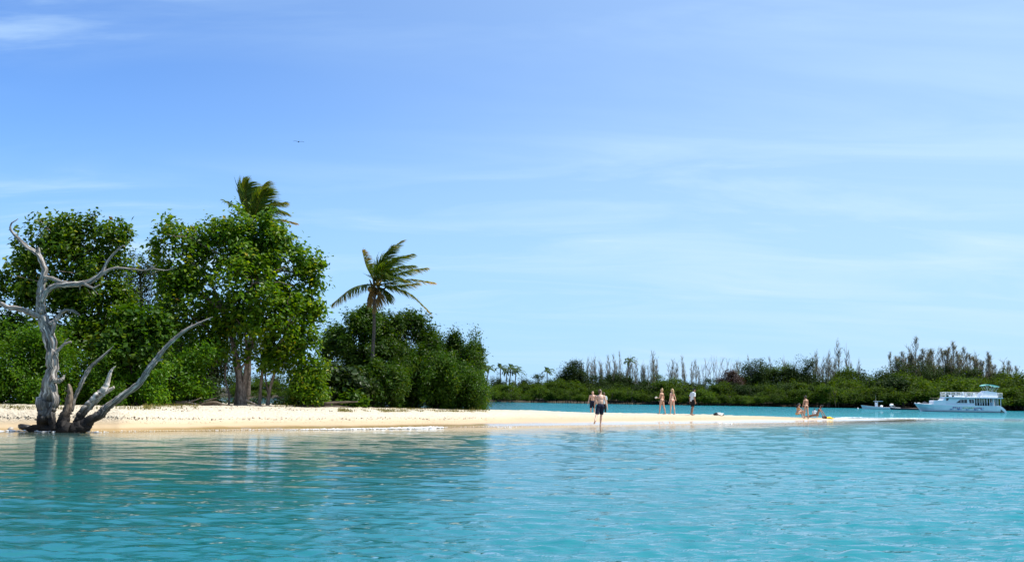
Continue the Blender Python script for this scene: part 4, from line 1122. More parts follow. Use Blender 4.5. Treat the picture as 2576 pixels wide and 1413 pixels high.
# single trees that stand out on the skyline
def dome(px, top, wpx, Y, label, mat, seed, name='broad_tree', hpx=None, n=1500):
    z0 = 1.0; p = at(px, 1000, Y); t = at(px, top, Y)[2]; h = t - z0; w = wpx * mpp(Y)
    rg = np.random.default_rng(seed)
    root = thing(name, (p[0], p[1], z0), label, 'tree')
    bl = np.array([(0, 0, h * .68, w * .45, w * .4, h * .33), (w * .24, 0, h * .55, w * .3, w * .3, h * .3), (-w * .25, 0, h * .53, w * .3, w * .3, h * .3), (0, -.3, h * .4, w * .42, w * .3, h * .3)])
    v, f, tt, C = leaf_cloud(bl, n, 8, .24, .75, seed, spread=.4, sub=12, subr=.34)
    obj('crown', mesh('crown', v, f, face_attr={'tint': tt}), mat, root)
    mb = MB(); mb.tube([(0, 0, -.5), (.1, 0, h * .3), (0, .1, h * .6)], [.25, .2, .1], 7); mb.build('trunk', MAT['dark_bark'], root)
FD, FL = MAT['leaf_fardark'], MAT['leaf_far']
dome(1440, 912, 84, 219, 'round dark tree standing above the mangroves right of the distant palms', FD, 401)
dome(1555, 936, 70, 222, 'low dark tree under the left end of the casuarinas', FD, 402)
dome(1905, 908, 110, 221, 'broad domed tree in the middle of the far shore, beside the bare saplings', FD, 403)
dome(1960, 910, 80, 223, 'flat-topped tree right of the broad domed tree', FL, 404)
dome(2018, 897, 74, 219, 'darkest rounded tree on the skyline, above the standing woman', FD, 405)
dome(2140, 928, 100, 222, 'green spreading tree below the tall pair of casuarinas', FL, 406)
dome(2250, 912, 90, 217, 'spreading layered dark tree at the left end of the dense casuarinas', FD, 407)
dome(2320, 902, 110, 221, 'tall dark tree under the dense casuarinas', FD, 408)
dome(2420, 914, 100, 221, 'dark tree under the right part of the dense casuarinas', FD, 409)
dome(2540, 930, 90, 219, 'green tree near the right edge of the far shore', FL, 410)
dome(1838, 936, 60, 217, 'russet dead-leaved bush beside the broad domed tree', MAT['leaf_red'], 411, 'russet_bush')

# casuarinas: thin wispy spires
def proto_cas(seed, h=7.0, dens=1.0, w=1.0):
    rg = np.random.default_rng(seed)
    mb = MB(); mb.tube([(0, 0, -1), (.1, 0, h * .4), (.05, .1, h * .75), (.25, 0, h)], [.10, .07, .04, .012], 5)
    P, nr, al, sz = [], [], [], []
    nb = int(26 * dens)
    for k in range(nb):
        u = rg.uniform(.08, .97)
        a = rg.uniform(0, 6.28); L_ = (1 - u) ** .55 * 1.25 * w * rg.uniform(.5, 1.2) + .15
        s = np.array([.1 * u, 0, u * h]); e = s + np.array([math.cos(a) * L_ * .7, math.sin(a) * L_ * .7, L_ * rg.uniform(.9, 1.7)])
        mid = (s + e) / 2 + np.array([math.cos(a), math.sin(a), -.6]) * .12 * L_
        mb.tube([s, mid, e], [.03, .02, .008], 4)
        for _ in range(int(7 * (.5 + L_))):
            t = rg.uniform(.3, 1.05)
            P.append(s + (e - s) * t + rg.normal(size=3) * .09); al.append((e - s) / L_ * .6 + np.array([.25, 0, .1]))
            sz.append(rg.uniform(.4, .9)); nr.append(rg.normal(size=3))
    v, f = leaves(np.array(P), np.array(nr), np.array(sz), .06, rg, along=np.array(al) * 1.6)
    v2, fs, uv = mb.geo()
    return mesh('foliage', v, f, face_attr={'tint': rg.random(len(f))}), mesh('trunk', v2, fs, True, uv=uv), h
cas = [proto_cas(500 + i, 7, d, w) for i, (d, w) in enumerate(((1.0, .8), (1.5, .9), (.75, .9), (2.1, .8), (1.2, .6)))]
def casuarina(px, top, Y, k, lean, label, group, z0=1.0, wsc=1.0):
    f, t, h = cas[k]
    p = at(px, 1000, Y); s = (at(px, top, Y)[2] - z0) / h
    r = thing('casuarina_tree', (p[0], p[1], z0), label, 'casuarina', group, rz=0)
    r.scale = (s * wsc * .8, s * wsc * .8, s)
    if group: ROWS.setdefault(group, []).append((px, r))
    r.rotation_euler = (rg5.normal() * .03, lean + rg5.normal() * .03, rg5.choice([0, 3.1, 1.6, 4.5]))
    a = bpy.data.objects.new('foliage', f); b = bpy.data.objects.new('trunk', t)
    if not f.materials: f.materials.append(MAT['needle']); t.materials.append(plain('casuarina_bark', (.20, .175, .15), .9, .2))
    for o in (a, b): COL.objects.link(o); o.parent = r
def cas_run(tops, label, group, dens=(0, 1, 2, 4), lean=.05, Y=226, each=1.0):
    for x, y in tops:
        casuarina(x + rg5.normal() * 1.5, y + rg5.uniform(-1, 10), Y + rg5.uniform(-4, 5), int(rg5.choice(dens)), lean, label, group, wsc=each * rg5.uniform(.6, 1.0))
        for _ in range(int(rg5.integers(1, 3))):
            casuarina(x + rg5.uniform(-8, 8), y + rg5.uniform(8, 40), Y + rg5.uniform(-6, 3), int(rg5.choice(dens)), lean, label, group, wsc=each * rg5.uniform(.8, 1.3))
cas_run([(1462, 905), (1475, 895), (1488, 908), (1500, 885), (1512, 890), (1524, 905), (1533, 880), (1546, 888), (1556, 882), (1566, 900), (1577, 893), (1588, 884), (1597, 900), (1608, 896), (1620, 905), (1633, 880), (1642, 890), (1651, 895)],
        'thin wispy casuarina in the left stand behind the walking man', 'casuarinas of the left stand')
cas_run([(1686, 900), (1700, 896), (1716, 882), (1727, 905), (1740, 895), (1752, 902), (1764, 912)], 'thin wispy casuarina in the small stand behind the women in bikinis', 'casuarinas of the middle stand')
cas_run([(1846, 888), (1858, 902), (1884, 890), (1900, 905), (1918, 895), (1942, 890), (1972, 882)], 'sparse casuarina rising behind the domed trees', 'casuarinas behind the domed trees', (0, 2, 4))
cas_run([(2040, 893), (2052, 882), (2062, 890), (2075, 878), (2085, 886), (2100, 895), (2146, 890), (2160, 898)], 'wispy casuarina in the stand right of the darkest round tree', 'casuarinas of the right stand', (0, 1))
casuarina(2115, 862, 224, 1, .02, 'tall narrow casuarina, left one of the tallest pair', None)
casuarina(2133, 860, 224, 0, .04, 'tall narrow casuarina with bare side shoots, right one of the tallest pair', None)
casuarina(2304, 850, 224, 3, .02, 'tallest casuarina spire of the dense stand above the white boat', None)
tops = [(2250, 880), (2262, 876), (2274, 888), (2284, 870), (2294, 878), (2316, 872), (2326, 882), (2338, 874), (2350, 880), (2362, 872), (2374, 878), (2386, 890), (2397, 862), (2408, 882), (2420, 872), (2432, 890),
        (2444, 880), (2456, 892), (2468, 888), (2480, 900), (2490, 888), (2500, 905), (2514, 912), (2526, 905), (2540, 915), (2552, 905)]
cas_run(tops, 'dense feathery casuarina in the stand above the white boat', 'casuarinas above the white boat', (1, 3, 3), lean=.08, each=1.6)

def bare(px, top, Y, seed):
    rg = np.random.default_rng(seed)
    p = at(px, 1000, Y); z0 = 1.0; h = at(px, top, Y)[2] - z0
    mb = MB(); mb.tube([(0, 0, -1), (rg.normal() * .2, 0, h * .5), (rg.normal() * .5, 0, h)], [.07, .05, .012], 5)
    for _ in range(7):
        u = rg.uniform(.35, .85); a = rg.choice([-1, 1]) * rg.uniform(.3, 1)
        mb.tube([(0, 0, u * h), (a * .6, rg.normal() * .3, u * h + h * .14), (a, rg.normal() * .4, min(h, u * h + h * .32))], [.035, .025, .01], 4)
    tag(mb.build('bare_sapling', plain('bare_bark', (.22, .19, .17), .9, .2) if 'bare_bark' not in bpy.data.materials else bpy.data.materials['bare_bark'], None, origin=None), 'leafless pale sapling between the two middle casuarina stands', 'sapling', 'leafless saplings on the far shore').location = (p[0], p[1], z0)
for i, (x, y) in enumerate(((1776, 900), (1786, 912), (1795, 893), (1804, 905), (1814, 896), (1823, 908), (1832, 900), (1770, 915))):
    bare(x, y, 225, 600 + i)

# distant coconut palms
def proto_far_palm(seed):
    rg = np.random.default_rng(seed); V, F, T = [], [], []; b = 0
    for k in range(15):
        a = 2 * math.pi * k / 15 + rg.uniform(-.2, .2); el = rg.uniform(-.3, 1.1)
        d = np.array([math.cos(a) * math.cos(el), math.sin(a) * math.cos(el), math.sin(el)])
        P = [np.zeros(3), d * .8 + (.1, 0, 0), d * 1.5 + np.array([.3, 0, -.25]), d * 1.9 + np.array([.55, 0, -.8])]
        v, f, t = frond(P, .55, 12, rg, np.array([.6, 0, 0]), droop=.5, width=.14)
        V.append(v); F.append(f + b); T.append(t); b += len(v)
    return mesh('fronds', np.concatenate(V), np.concatenate(F), face_attr={'tint': np.concatenate(T) * .6})
fp = [proto_far_palm(700), proto_far_palm(701)]
for i, (x, y, Y, lab) in enumerate(((1213, 926, 230, 'distant palm half hidden by the tip of the island bushes'), (1226, 928, 232, 'distant palm right at the tip of the island bushes'), (1255, 925, 228, 'tallest distant palm, alone left of the trio'),
                             (1272, 934, 231, 'lowest palm of the distant trio, on its left'), (1282, 926, 229, 'middle palm of the distant trio'), (1295, 933, 230, 'right palm of the distant trio'), (1373, 934, 232, 'small distant palm just left of the round dark tree'),
                             (1580, 908, 228, 'palm crown among the wispy casuarinas of the left stand'))):
    p = at(x, 1000, Y); zt = at(x, y, Y)[2]; z0 = 1.2
    r = thing('coconut_palm', (p[0], p[1], z0), lab, 'palm tree', 'palms on the far shore')
    mb = MB(); mb.tube([(0, 0, -1), (rg5.normal() * .2, 0, (zt - z0) * .5), (.2, 0, zt - z0)], [.18, .12, .09], 6); mb.build('trunk', MAT['palm_bark'], r)
    o = obj('fronds', fp[i % 2], MAT['palm_leaf'], r, (.2, 0, zt - z0)); o.scale = (.85,) * 3; o.rotation_euler = (0, 0, rg5.uniform(-.4, .4))

# ------- every repeat on the far shore gets a label that says which one it is
ORD = 'nearest second third fourth fifth sixth seventh eighth ninth tenth eleventh twelfth thirteenth fourteenth fifteenth sixteenth seventeenth eighteenth nineteenth twentieth'.split()
TENS = {2: 'twenty', 3: 'thirty', 4: 'forty', 5: 'fifty', 6: 'sixty', 7: 'seventy', 8: 'eighty'}
def ordinal(i):                     # 0 -> first
    if i < 20: return 'first' if i == 0 else ORD[i]
    t, u = divmod(i + 1, 10)
    if u == 0: return (TENS[t][:-1] + 'ieth')
    return TENS[t] + '-' + ('first' if u == 1 else ORD[u - 1])
MARKS = [(690, 'the pale almond trunks'), (1231, 'the tip of the island'), (1505, 'the walking person in navy shorts'), (1678, 'the two people in bikinis'), (1742, 'the person in the white shirt'), (1808, 'the lone dark bag'),
         (2040, 'the seated group'), (2195, 'the small skiff'), (2400, 'the white tour boat')]
def label_by_marks(group, what):
    side = {}
    for x, o in ROWS.get(group, []):
        m = min(MARKS, key=lambda k: abs(k[0] - x))
        side.setdefault((m, x >= m[0]), []).append((abs(x - m[0]), o))
    for (m, right), lst in side.items():
        for i, (_, o) in enumerate(sorted(lst, key=lambda k: k[0])):
            o['label'] = f"{ORD[i]} {what} {'right' if right else 'left'} of {m[1]}"
label_by_marks('mangroves along the far waterline', 'low bright mangrove at the far waterline,')
label_by_marks('mangroves of the second row', 'taller green mangrove of the second row,')
label_by_marks('dark trees behind the far mangroves', 'dark tree behind the far mangroves,')
for g, what in (('casuarinas of the left stand', 'wispy casuarinas behind the walking person'), ('casuarinas of the middle stand', 'small stand of wispy casuarinas behind the bikini pair'), ('casuarinas behind the domed trees', 'sparse casuarinas behind the domed trees'),
                ('casuarinas of the right stand', 'wispy casuarinas right of the darkest round tree'), ('casuarinas above the white boat', 'dense feathery casuarinas above the white boat')):
    for i, (_, o) in enumerate(sorted(ROWS[g], key=lambda k: k[0])):
        o['label'] = f"{ordinal(i)} from the left of the {what}"
for i, o in enumerate(sorted([o for o in COL.objects if o.get('group') == 'leafless saplings on the far shore'], key=lambda q: q.location.x / q.location.y)):
    o['label'] = f"{ordinal(i)} from the left of the leafless pale saplings on the far shore"
# ------------------------------------------------------------------ boats
def hull(L_, stations, keel, rake, nz=5):
    """stations: (x, half beam at gunwale, half beam at waterline, gunwale height). Returns a closed lofted hull, bow at x=0."""
    R = []
    for x, bg, bw, zg in stations:
        prof = []
        for t in np.linspace(0, 1, nz):
            z = keel + (zg - keel) * t
            if z < 0: b = bw * (0.35 + 0.65 * (z - keel) / (0 - keel))
            else: b = bw + (bg - bw) * (z / zg) ** 1.3
            prof.append((b, z))
        ring = []
        for b, z in prof[::-1]: ring.append((x + rake(x) * (1 - max(z, 0) / zg), -b, z))
        for b, z in prof: ring.append((x + rake(x) * (1 - max(z, 0) / zg), b, z))
        R.append(ring)
    n, m = len(R), len(R[0])
    v = np.array(R).reshape(-1, 3)
    f = [[i * m + j, i * m + (j + 1) % m, (i + 1) * m + (j + 1) % m, (i + 1) * m + j] for i in range(n - 1) for j in range(m)]
    mb = MB(); mb.add(v, np.array(f))
    for i in (0, n - 1):
        mb.f3.append(np.array([(i * m, i * m + k, i * m + k + 1) for k in range(1, m - 1)]))
    return mb

WHITE = plain('boat_white', (.84, .85, .87), .35, .5)
HULLW = plain('hull_white', (.80, .84, .86), .3, .5, .06, 1.5)
GLASS = plain('dark_glass', (.015, .02, .03), .08, .6)
STEEL = plain('steel', (.7, .7, .72), .25, .6, metal=.8)
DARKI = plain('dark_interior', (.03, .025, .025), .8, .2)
NAVY = plain('navy_paint', (.02, .03, .06), .5)

def big_boat():
    Y = 163.0
    bp = at(2301, 1030, Y); bp[2] = 0.0
    r = thing('tour_boat', bp, 'large white two-deck tour boat with railed sun deck and mint green canopy, moored at right', 'boat', rz=math.radians(-9))
    r['label'] = 'large white two-deck tour boat with mint green canopy and railed sun deck'
    B = 1.85
    st = [(0.0, .10, .02, 1.16), (.35, .45, .12, 1.14), (.9, .95, .45, 1.12), (1.6, 1.38, .95, 1.10), (2.6, 1.68, 1.40, 1.08), (4.0, B, 1.68, 1.05), (6.5, B, 1.75, 1.03), (9.5, B, 1.75, 1.03), (11.6, B * .98, 1.72, 1.03), (12.1, B * .97, 1.70, .92)]
    h = hull(12, st, -.4, lambda x: 1.15 * max(0, 1 - x / 2.2))
    h.build('hull', HULLW, r, smooth=False)
    # raised bow bulwark and cabin
    mb = MB()
    mb.prism([(2.46, .98), (2.50, 1.62), (2.62, 1.71), (3.75, 1.73), (3.98, 1.92), (4.10, 2.10), (4.26, 2.10), (4.26, .98)], -1.70, 1.70)
    mb.build('bow_bulwark', WHITE, r, smooth=False)
    mb = MB(); mb.prism([(4.26, .98), (4.26, 2.10), (8.48, 2.10), (8.48, .98)], -1.62, 1.62); mb.build('cabin', WHITE, r, smooth=False)
    def win(name, poly, y=-1.665, par=None, mat=GLASS, d=.05):
        m_ = MB(); m_.prism(poly, y, y + d); return m_.build(name, mat, par or r, smooth=False)
    win('window_or_gap', [(4.32, 1.70), (4.32, 2.05), (4.78, 2.05), (4.52, 1.70)])  # dark panel put in for the black of an open gap, no pane here
    w = win('window_or_gap', [(5.75, 1.40), (6.38, 1.90), (7.32, 1.92), (7.34, 1.40)])
    for x in (6.42, 6.85): win('frame', [(x, 1.40), (x, 1.91), (x + .05, 1.91), (x + .05, 1.40)], -1.69, w, WHITE, .03)
    w = win('window_or_gap', [(7.72, 1.40), (7.60, 1.93), (8.30, 1.94), (8.34, 1.40)])
    win('frame', [(7.98, 1.40), (7.98, 1.93), (8.03, 1.93), (8.03, 1.40)], -1.69, w, WHITE, .03)
    win('side_stripe', [(4.3, 1.24), (4.3, 1.28), (8.45, 1.26), (8.45, 1.22)], -1.645, None, plain('pale_blue', (.4, .5, .65), .5), .03)
    # lower aft deck: floor, dark shade, posts
    mb = MB(); mb.box((10.3, 0, .55), (3.6, 3.3, .08)); mb.build('aft_deck', plain('deck_grey', (.35, .34, .32), .7), r, smooth=False)
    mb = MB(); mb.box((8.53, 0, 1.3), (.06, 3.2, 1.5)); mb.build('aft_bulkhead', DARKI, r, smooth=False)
    for s in (-1, 1):
        for x in (8.75, 9.15, 9.48, 9.85, 10.2, 10.57, 11.08, 11.48, 11.75, 12.16):
            m_ = MB(); m_.box((x, s * 1.70, 1.56), (.07 if x != 11.08 else .16, .07, 1.16)); m_.build('post', WHITE, r, smooth=False)
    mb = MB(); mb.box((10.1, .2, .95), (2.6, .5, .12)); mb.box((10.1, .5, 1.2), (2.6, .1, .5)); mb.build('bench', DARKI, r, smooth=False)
    mb = MB(); mb.box((10.9, -1.2, 1.1), (.35, .4, .9)); mb.box((9.5, -.8, 1.35), (.5, .06, .10)); mb.build('locker', plain('pale_locker', (.35, .5, .6), .5), r, smooth=False)
    # upper deck, rails, seats
    mb = MB(); mb.prism([(4.15, 2.13), (4.2, 2.28), (12.45, 2.28), (12.5, 2.14)], -1.92, 1.92); mb.build('upper_deck', WHITE, r, smooth=False)
    mb = MB(); mb.box((8.4, 0, 2.115), (8.0, 3.6, .02)); mb.build('deck_underside', NAVY, r, smooth=False)
    mb = MB()
    for s in (-1.85, 1.85):
        for z in (2.98, 2.78, 2.60): mb.tube([(4.2, s, z), (9.5, s, z)], [.022, .022] if z < 2.9 else [.03, .03], 6)
        for x in np.arange(4.25, 9.6, .75): mb.tube([(x, s, 2.28), (x, s, 2.98)], [.022, .022], 6)
    for z in (2.98, 2.60): mb.tube([(4.2, -1.85, z), (4.2, 1.85, z)], [.025, .025], 6)
    for y in (-.9, 0, .9): mb.tube([(4.2, y, 2.28), (4.2, y, 2.98)], [.02, .02], 6)
    mb.build('railing', WHITE, r)
    mb = MB()
    for s in (-1.85, 1.85):
        for z in (2.45, 2.62, 2.80, 2.98): mb.tube([(11.82, s, z), (12.35, s, z)], [.025, .025], 6)
        for x in (11.85, 12.35): mb.tube([(x, s, 2.28), (x, s, 3.0)], [.025, .025], 6)
    for z in (2.45, 2.62, 2.80, 2.98): mb.tube([(12.35, -1.85, z), (12.35, 1.85, z)], [.025, .025], 6)
    mb.build('stern_railing', WHITE, r)
    mb = MB(); mb.prism([(9.15, 2.28), (9.5, 2.62), (9.82, 3.02), (10.05, 3.12), (10.18, 3.28), (10.5, 3.27), (10.8, 3.18), (11.45, 3.12), (11.8, 3.06), (11.8, 2.28)], -1.45, 1.45)
    mb.build('flybridge', WHITE, r, smooth=False)
    mb = MB(); mb.prism([(5.7, 2.28), (5.75, 2.50), (7.0, 2.53), (7.1, 2.28)], -1.5, -.4); mb.prism([(7.3, 2.28), (7.35, 2.42), (9.0, 2.5), (9.1, 2.28)], -1.5, -.3)
    mb.build('deck_seat', WHITE, r, smooth=False)
    mb = MB(); mb.box((4.95, -1.3, 2.62), (.5, .5, .04)); mb.box((5.0, -1.3, 2.45), (.4, .4, .3)); mb.build('deck_table', WHITE, r, smooth=False)
    # canopy
    c = []
    for x, z in ((9.92, 4.12), (10.2, 4.22), (10.6, 4.28), (11.2, 4.23), (11.7, 4.12), (12.15, 3.98)): c.append((x, z))
    mb = MB(); mb.prism(c + [(x, z - .11) for x, z in c[::-1]], -1.3, 1.3); mb.build('canopy', plain('mint_canvas', (.28, .62, .52), .7, .2), r, smooth=False)
    mb = MB()
    for s in (-1.25, 1.25):
        for a, b in (((11.15, 3.15), (10.25, 4.15)), ((11.15, 3.15), (10.95, 4.2)), ((11.15, 3.15), (11.75, 4.05)), ((11.5, 3.1), (12.1, 3.95)), ((10.5, 3.26), (10.15, 4.1))):
            mb.tube([(a[0], s, a[1]), (b[0], s, b[1])], [.022, .022], 6)
    mb.build('canopy_frame', STEEL, r)
    # stern scoop with steps
    for s in (-1, 1):
        mb = MB(); mb.prism([(11.55, 1.06), (11.95, 1.07), (12.35, .92), (12.75, .55), (12.98, .22), (13.0, .04), (12.75, .0), (12.5, .28), (12.1, .62), (11.75, .88)], s * 1.05 - .62, s * 1.05 + .62)
        mb.build('stern_scoop', WHITE, r, smooth=False)
    mb = MB(); mb.box((12.55, -1.05, .32), (.4, .7, .06)); mb.box((12.45, 1.05, .32), (.4, .7, .06)); mb.build('step', DARKI, r, smooth=False)
    mb = MB(); mb.box((12.6, 0, .25), (.35, .4, .6)); mb.box((12.75, 0, -.1), (.12, .2, .6)); mb.build('outboard_motor', plain('motor_grey', (.08, .08, .09), .4), r, smooth=False)
    # waterline stripe, bow fittings
    mb = MB()
    for s in (-1, 1):
        pts = [(x + 1.15 * max(0, 1 - x / 2.2) * (1 - .1), s * (bw + .028), .10) for x, bg, bw, zg in st[2:]]
        mb.tube(pts, [.03] * len(pts), 5)
    mb.build('waterline_stripe', NAVY, r)
    mb = MB(); mb.tube([(-.05, 0, 1.2), (.5, -.4, 1.19), (1.2, -1.05, 1.17), (2.4, -1.6, 1.12)], [.035] * 4, 6); mb.tube([(-.05, 0, 1.2), (.5, .4, 1.19), (1.2, 1.05, 1.17), (2.4, 1.6, 1.12)], [.035] * 4, 6); mb.build('rub_rail', WHITE, r)
    for x, y, s in ((.05, 0, .09), (.62, -.5, .1), (.62, .5, .1)):
        mb = MB(); mb.blob((x, y, 1.26), (s, s, s), 10, 7); mb.build('bow_fender', WHITE, r)
    mb = MB(); mb.box((1.5, 0, 1.3), (.5, .4, .3)); mb.tube([(1.5, 0, 1.4), (1.5, 0, 1.62)], [.03, .02], 6); mb.tube([(1.1, 0, 1.25), (2.2, .3, 1.3)], [.04, .04], 6); mb.build('anchor_winch', plain('winch', (.12, .12, .13), .5), r, smooth=False)
    mb = MB(); mb.tube([(2.5, -1.3, 2.03), (3.9, -1.3, 2.06)], [.022, .022], 5); mb.tube([(2.5, 1.3, 2.03), (3.9, 1.3, 2.06)], [.022, .022], 5)
    for x in (2.55, 3.2): mb.tube([(x, -1.3, 1.7), (x, -1.3, 2.03)], [.016, .016], 5)
    mb.build('bow_rail', plain('tan_rail', (.3, .25, .18), .6), r)
    # the bright painted graphic on the side: a row of fat coloured letters over blue fish shapes, too small to read
    rgb = np.random.default_rng(44)
    def on_side(x, z): return -(1.75 + (B - 1.75) * (z / 1.03) ** 1.3) - .012
    cols = {'purple': (.16, .05, .22), 'plum': (.25, .04, .14), 'green': (.10, .28, .10), 'yellow': (.55, .45, .10), 'blue': (.03, .13, .34), 'lilac': (.5, .4, .65)}
    gm = {k: plain('paint_' + k, c_, .4) for k, c_ in cols.items()}
    seq = ['purple', 'purple', 'plum', 'purple', 'lilac', 'green', 'yellow', 'yellow', 'green', 'green', 'yellow', 'plum', 'plum', 'purple', 'plum']
    for i, k in enumerate(seq):
        x = 5.2 + i * .285; w_ = .24; z0, z1 = .52 + .03 * math.sin(i * 2.1), .80 + .03 * math.sin(i * 1.3)
        mb = MB()
        y = on_side(x, .66)
        for q in ([(x, z0), (x, z1), (x + .08, z1), (x + .08, z0)], [(x + .085, z1 - .09), (x + .085, z1), (x + w_, z1), (x + w_, z1 - .09)],
                  [(x + .085, z0 + .09), (x + .085, z0 + .17), (x + w_ - .05, z0 + .17), (x + w_ - .05, z0 + .09)]):
            mb.prism(q, y, y + .03)
        mb.build('painted_letter', gm[k], r, smooth=False)
    for x, z, s in ((5.0, .40, .28), (6.1, .42, .34), (7.3, .40, .30), (8.5, .42, .34), (9.45, .45, .26), (9.6, .72, .16)):
        mb = MB(); y = on_side(x, z)
        mb.prism([(x - s, z), (x - s * .4, z + s * .32), (x + s * .3, z + s * .2), (x + s * .6, z), (x + s, z + s * .28), (x + s, z - s * .28), (x + s * .6, z - .02), (x - s * .3, z - s * .3)], y - .004, y + .02)
        mb.build('painted_fish', gm['blue'], r, smooth=False)
    r.scale = (.955,) * 3
    # two loungers standing on the sun deck
    rot = Matrix.Rotation(math.radians(-9), 4, 'Z')
    for lx, lab in ((6.95, 'white folding deck chair on the sun deck, the one nearer the bow'), (8.55, 'white folding deck chair on the sun deck, beside the flybridge')):
        p = Vector(bp) + rot @ (Vector((lx, -1.0, 2.53 if lx < 8 else 2.47)) * .955)
        d = thing('deck_chair', p, lab, 'deck chair', 'deck chairs on the tour boat', rz=math.radians(-9))
        mb = MB(); mb.prism([(-.1, .02), (-.14, .08), (.55, .12), (.55, .05)], -.28, .28); mb.build('seat', WHITE, d, smooth=False)
        mb = MB(); mb.prism([(-.02, .1), (-.12, .5), (-.02, .52), (.08, .1)], -.28, .28); mb.build('backrest', WHITE, d, smooth=False)
        for y in (-.26, .26):
            mb = MB(); mb.tube([(.5, y, -.02), (.15, y, .35)], [.02, .02], 5); mb.build('leg', WHITE, d)
    return bp
big_boat()

def skiff():
    Y = 192.0
    bp = at(2166, 1024, Y); bp[2] = 0
    r = thing('skiff', bp, 'small open white skiff with a flat-topped console and outboard motor by the mangroves', 'boat', rz=math.radians(-6))
    st = [(0, .05, .02, .62), (.4, .40, .2, .58), (1.1, .72, .5, .50), (2.2, .85, .7, .40), (3.8, .85, .75, .33), (5.2, .80, .72, .32)]
    hull(5.2, st, -.2, lambda x: .35 * max(0, 1 - x / 1.5)).build('hull', HULLW, r, smooth=False)
    mb = MB()
    for s in (-1, 1): mb.tube([(x + .02, s * (bg + .01), zg + .01) for x, bg, bw, zg in st], [.03] * 6, 5)
    mb.build('gunwale', plain('gunwale', (.35, .33, .36), .5), r)
    mb = MB(); mb.box((2.6, 0, .75), (.38, .5, .75)); mb.build('console', WHITE, r, smooth=False)
    for x in (2.45, 2.75):
        for y in (-.28, .28):
            m_ = MB(); m_.tube([(x, y, .4), (x, y, 1.32)], [.03, .03], 6); m_.build('post', WHITE, r)
    mb = MB(); mb.box((2.9, 0, 1.36), (1.35, 1.3, .07)); mb.build('roof', WHITE, r, smooth=False)
    mb = MB(); mb.tube([(2.55, .2, 1.4), (2.55, .2, 2.6)], [.010, .004], 5); mb.build('antenna', STEEL, r)
    mb = MB(); mb.blob((3.45, 0, .5), (.26, .22, .18), 12, 8); mb.build('white_cooler', WHITE, r)
    mb = MB(); mb.blob((5.15, 0, .78), (.34, .22, .2), 12, 8); mb.build('motor_cover', WHITE, r)
    mb = MB(); mb.box((5.2, 0, .4), (.2, .2, .6)); mb.tube([(5.2, 0, .75), (5.75, 0, .5)], [.08, .05], 6); mb.build('motor_leg', plain('motor_leg', (.2, .2, .2), .5), r, smooth=False)
    q = at(2158, 1023, Y - 1); q[2] = 0.05
    mb = MB(); mb.blob((0, 0, 0), (.13, .13, .15), 10, 8)
    tag(mb.build('mooring_buoy', WHITE, None), 'small white mooring buoy in front of the skiff bow', 'buoy').location = [float(v) for v in q]
    bp = at(2238, 1025, 187.0); bp[2] = 0
    r = thing('rowing_boat', bp, 'low dark boat with a white bow, half hidden behind the tour boat', 'boat', rz=math.radians(-4))
    st = [(0, .05, .02, .36), (.5, .45, .3, .32), (1.6, .7, .55, .27), (3.2, .72, .6, .25), (4.8, .65, .58, .27)]
    hull(4.8, st, -.15, lambda x: .25 * max(0, 1 - x / 1.5)).build('hull', plain('dark_hull', (.05, .055, .07), .5), r, smooth=False)
    mb = MB()
    for s in (-1, 1): mb.tube([(x, s * (bg + .01), zg + .02) for x, bg, bw, zg in st[:3]], [.04] * 3, 5)
    mb.build('bow_rim', WHITE, r)
    mb = MB()
    for s in (-1, 1): mb.tube([(x, s * (bg + .01), zg + .02) for x, bg, bw, zg in st[2:]], [.03] * 3, 5)
    mb.build('gunwale', plain('brown_gunwale', (.15, .11, .09), .6), r)
skiff()

# ------------------------------------------------------------------ people
def remeshed(name, mb, mat, parent, voxel=.009, smooth_it=4):
    v, fs, uv = mb.geo()
    me = mesh(name, v, fs)
    o = bpy.data.objects.new(name, me); COL.objects.link(o)
    m = o.modifiers.new('r', 'REMESH'); m.mode = 'VOXEL'; m.voxel_size = voxel; m.use_smooth_shade = True
    s = o.modifiers.new('s', 'SMOOTH'); s.iterations = smooth_it; s.factor = .5
    dg = bpy.context.evaluated_depsgraph_get()
    new = bpy.data.meshes.new_from_object(o.evaluated_get(dg))
    bpy.data.objects.remove(o); bpy.data.meshes.remove(me)
    new.name = name
    new.materials.clear(); new.materials.append(mat)
    new.polygons.foreach_set('use_smooth', np.ones(len(new.polygons), dtype=bool))
    if parent is None:
        return new
    return obj(name, new, None, parent)

SKIN = {k: plain('skin_' + k, c, .5, .35, .05, 6) for k, c in dict(tan=(.46, .26, .17), fair=(.55, .35, .26), brown=(.27, .15, .095), dark=(.16, .085, .055)).items()}
HAIR = {k: plain('hair_' + k, c, .5, .4) for k, c in dict(brown=(.06, .035, .02), black=(.012, .010, .010), blonde=(.42, .29, .14)).items()}
CLOTH = {k: plain('cloth_' + k, c, .85, .15, .06, 20) for k, c in dict(navy=(.012, .016, .035), black=(.012, .012, .014), white=(.62, .68, .70), paleblue=(.45, .55, .58), pink=(.50, .16, .15), towel=(.75, .72, .66), yellow=(.80, .55, .03),
                                                                       maroon=(.07, .025, .015), bag=(.02, .018, .018)).items()}
EYE = plain('eye', (.02, .015, .012), .2)

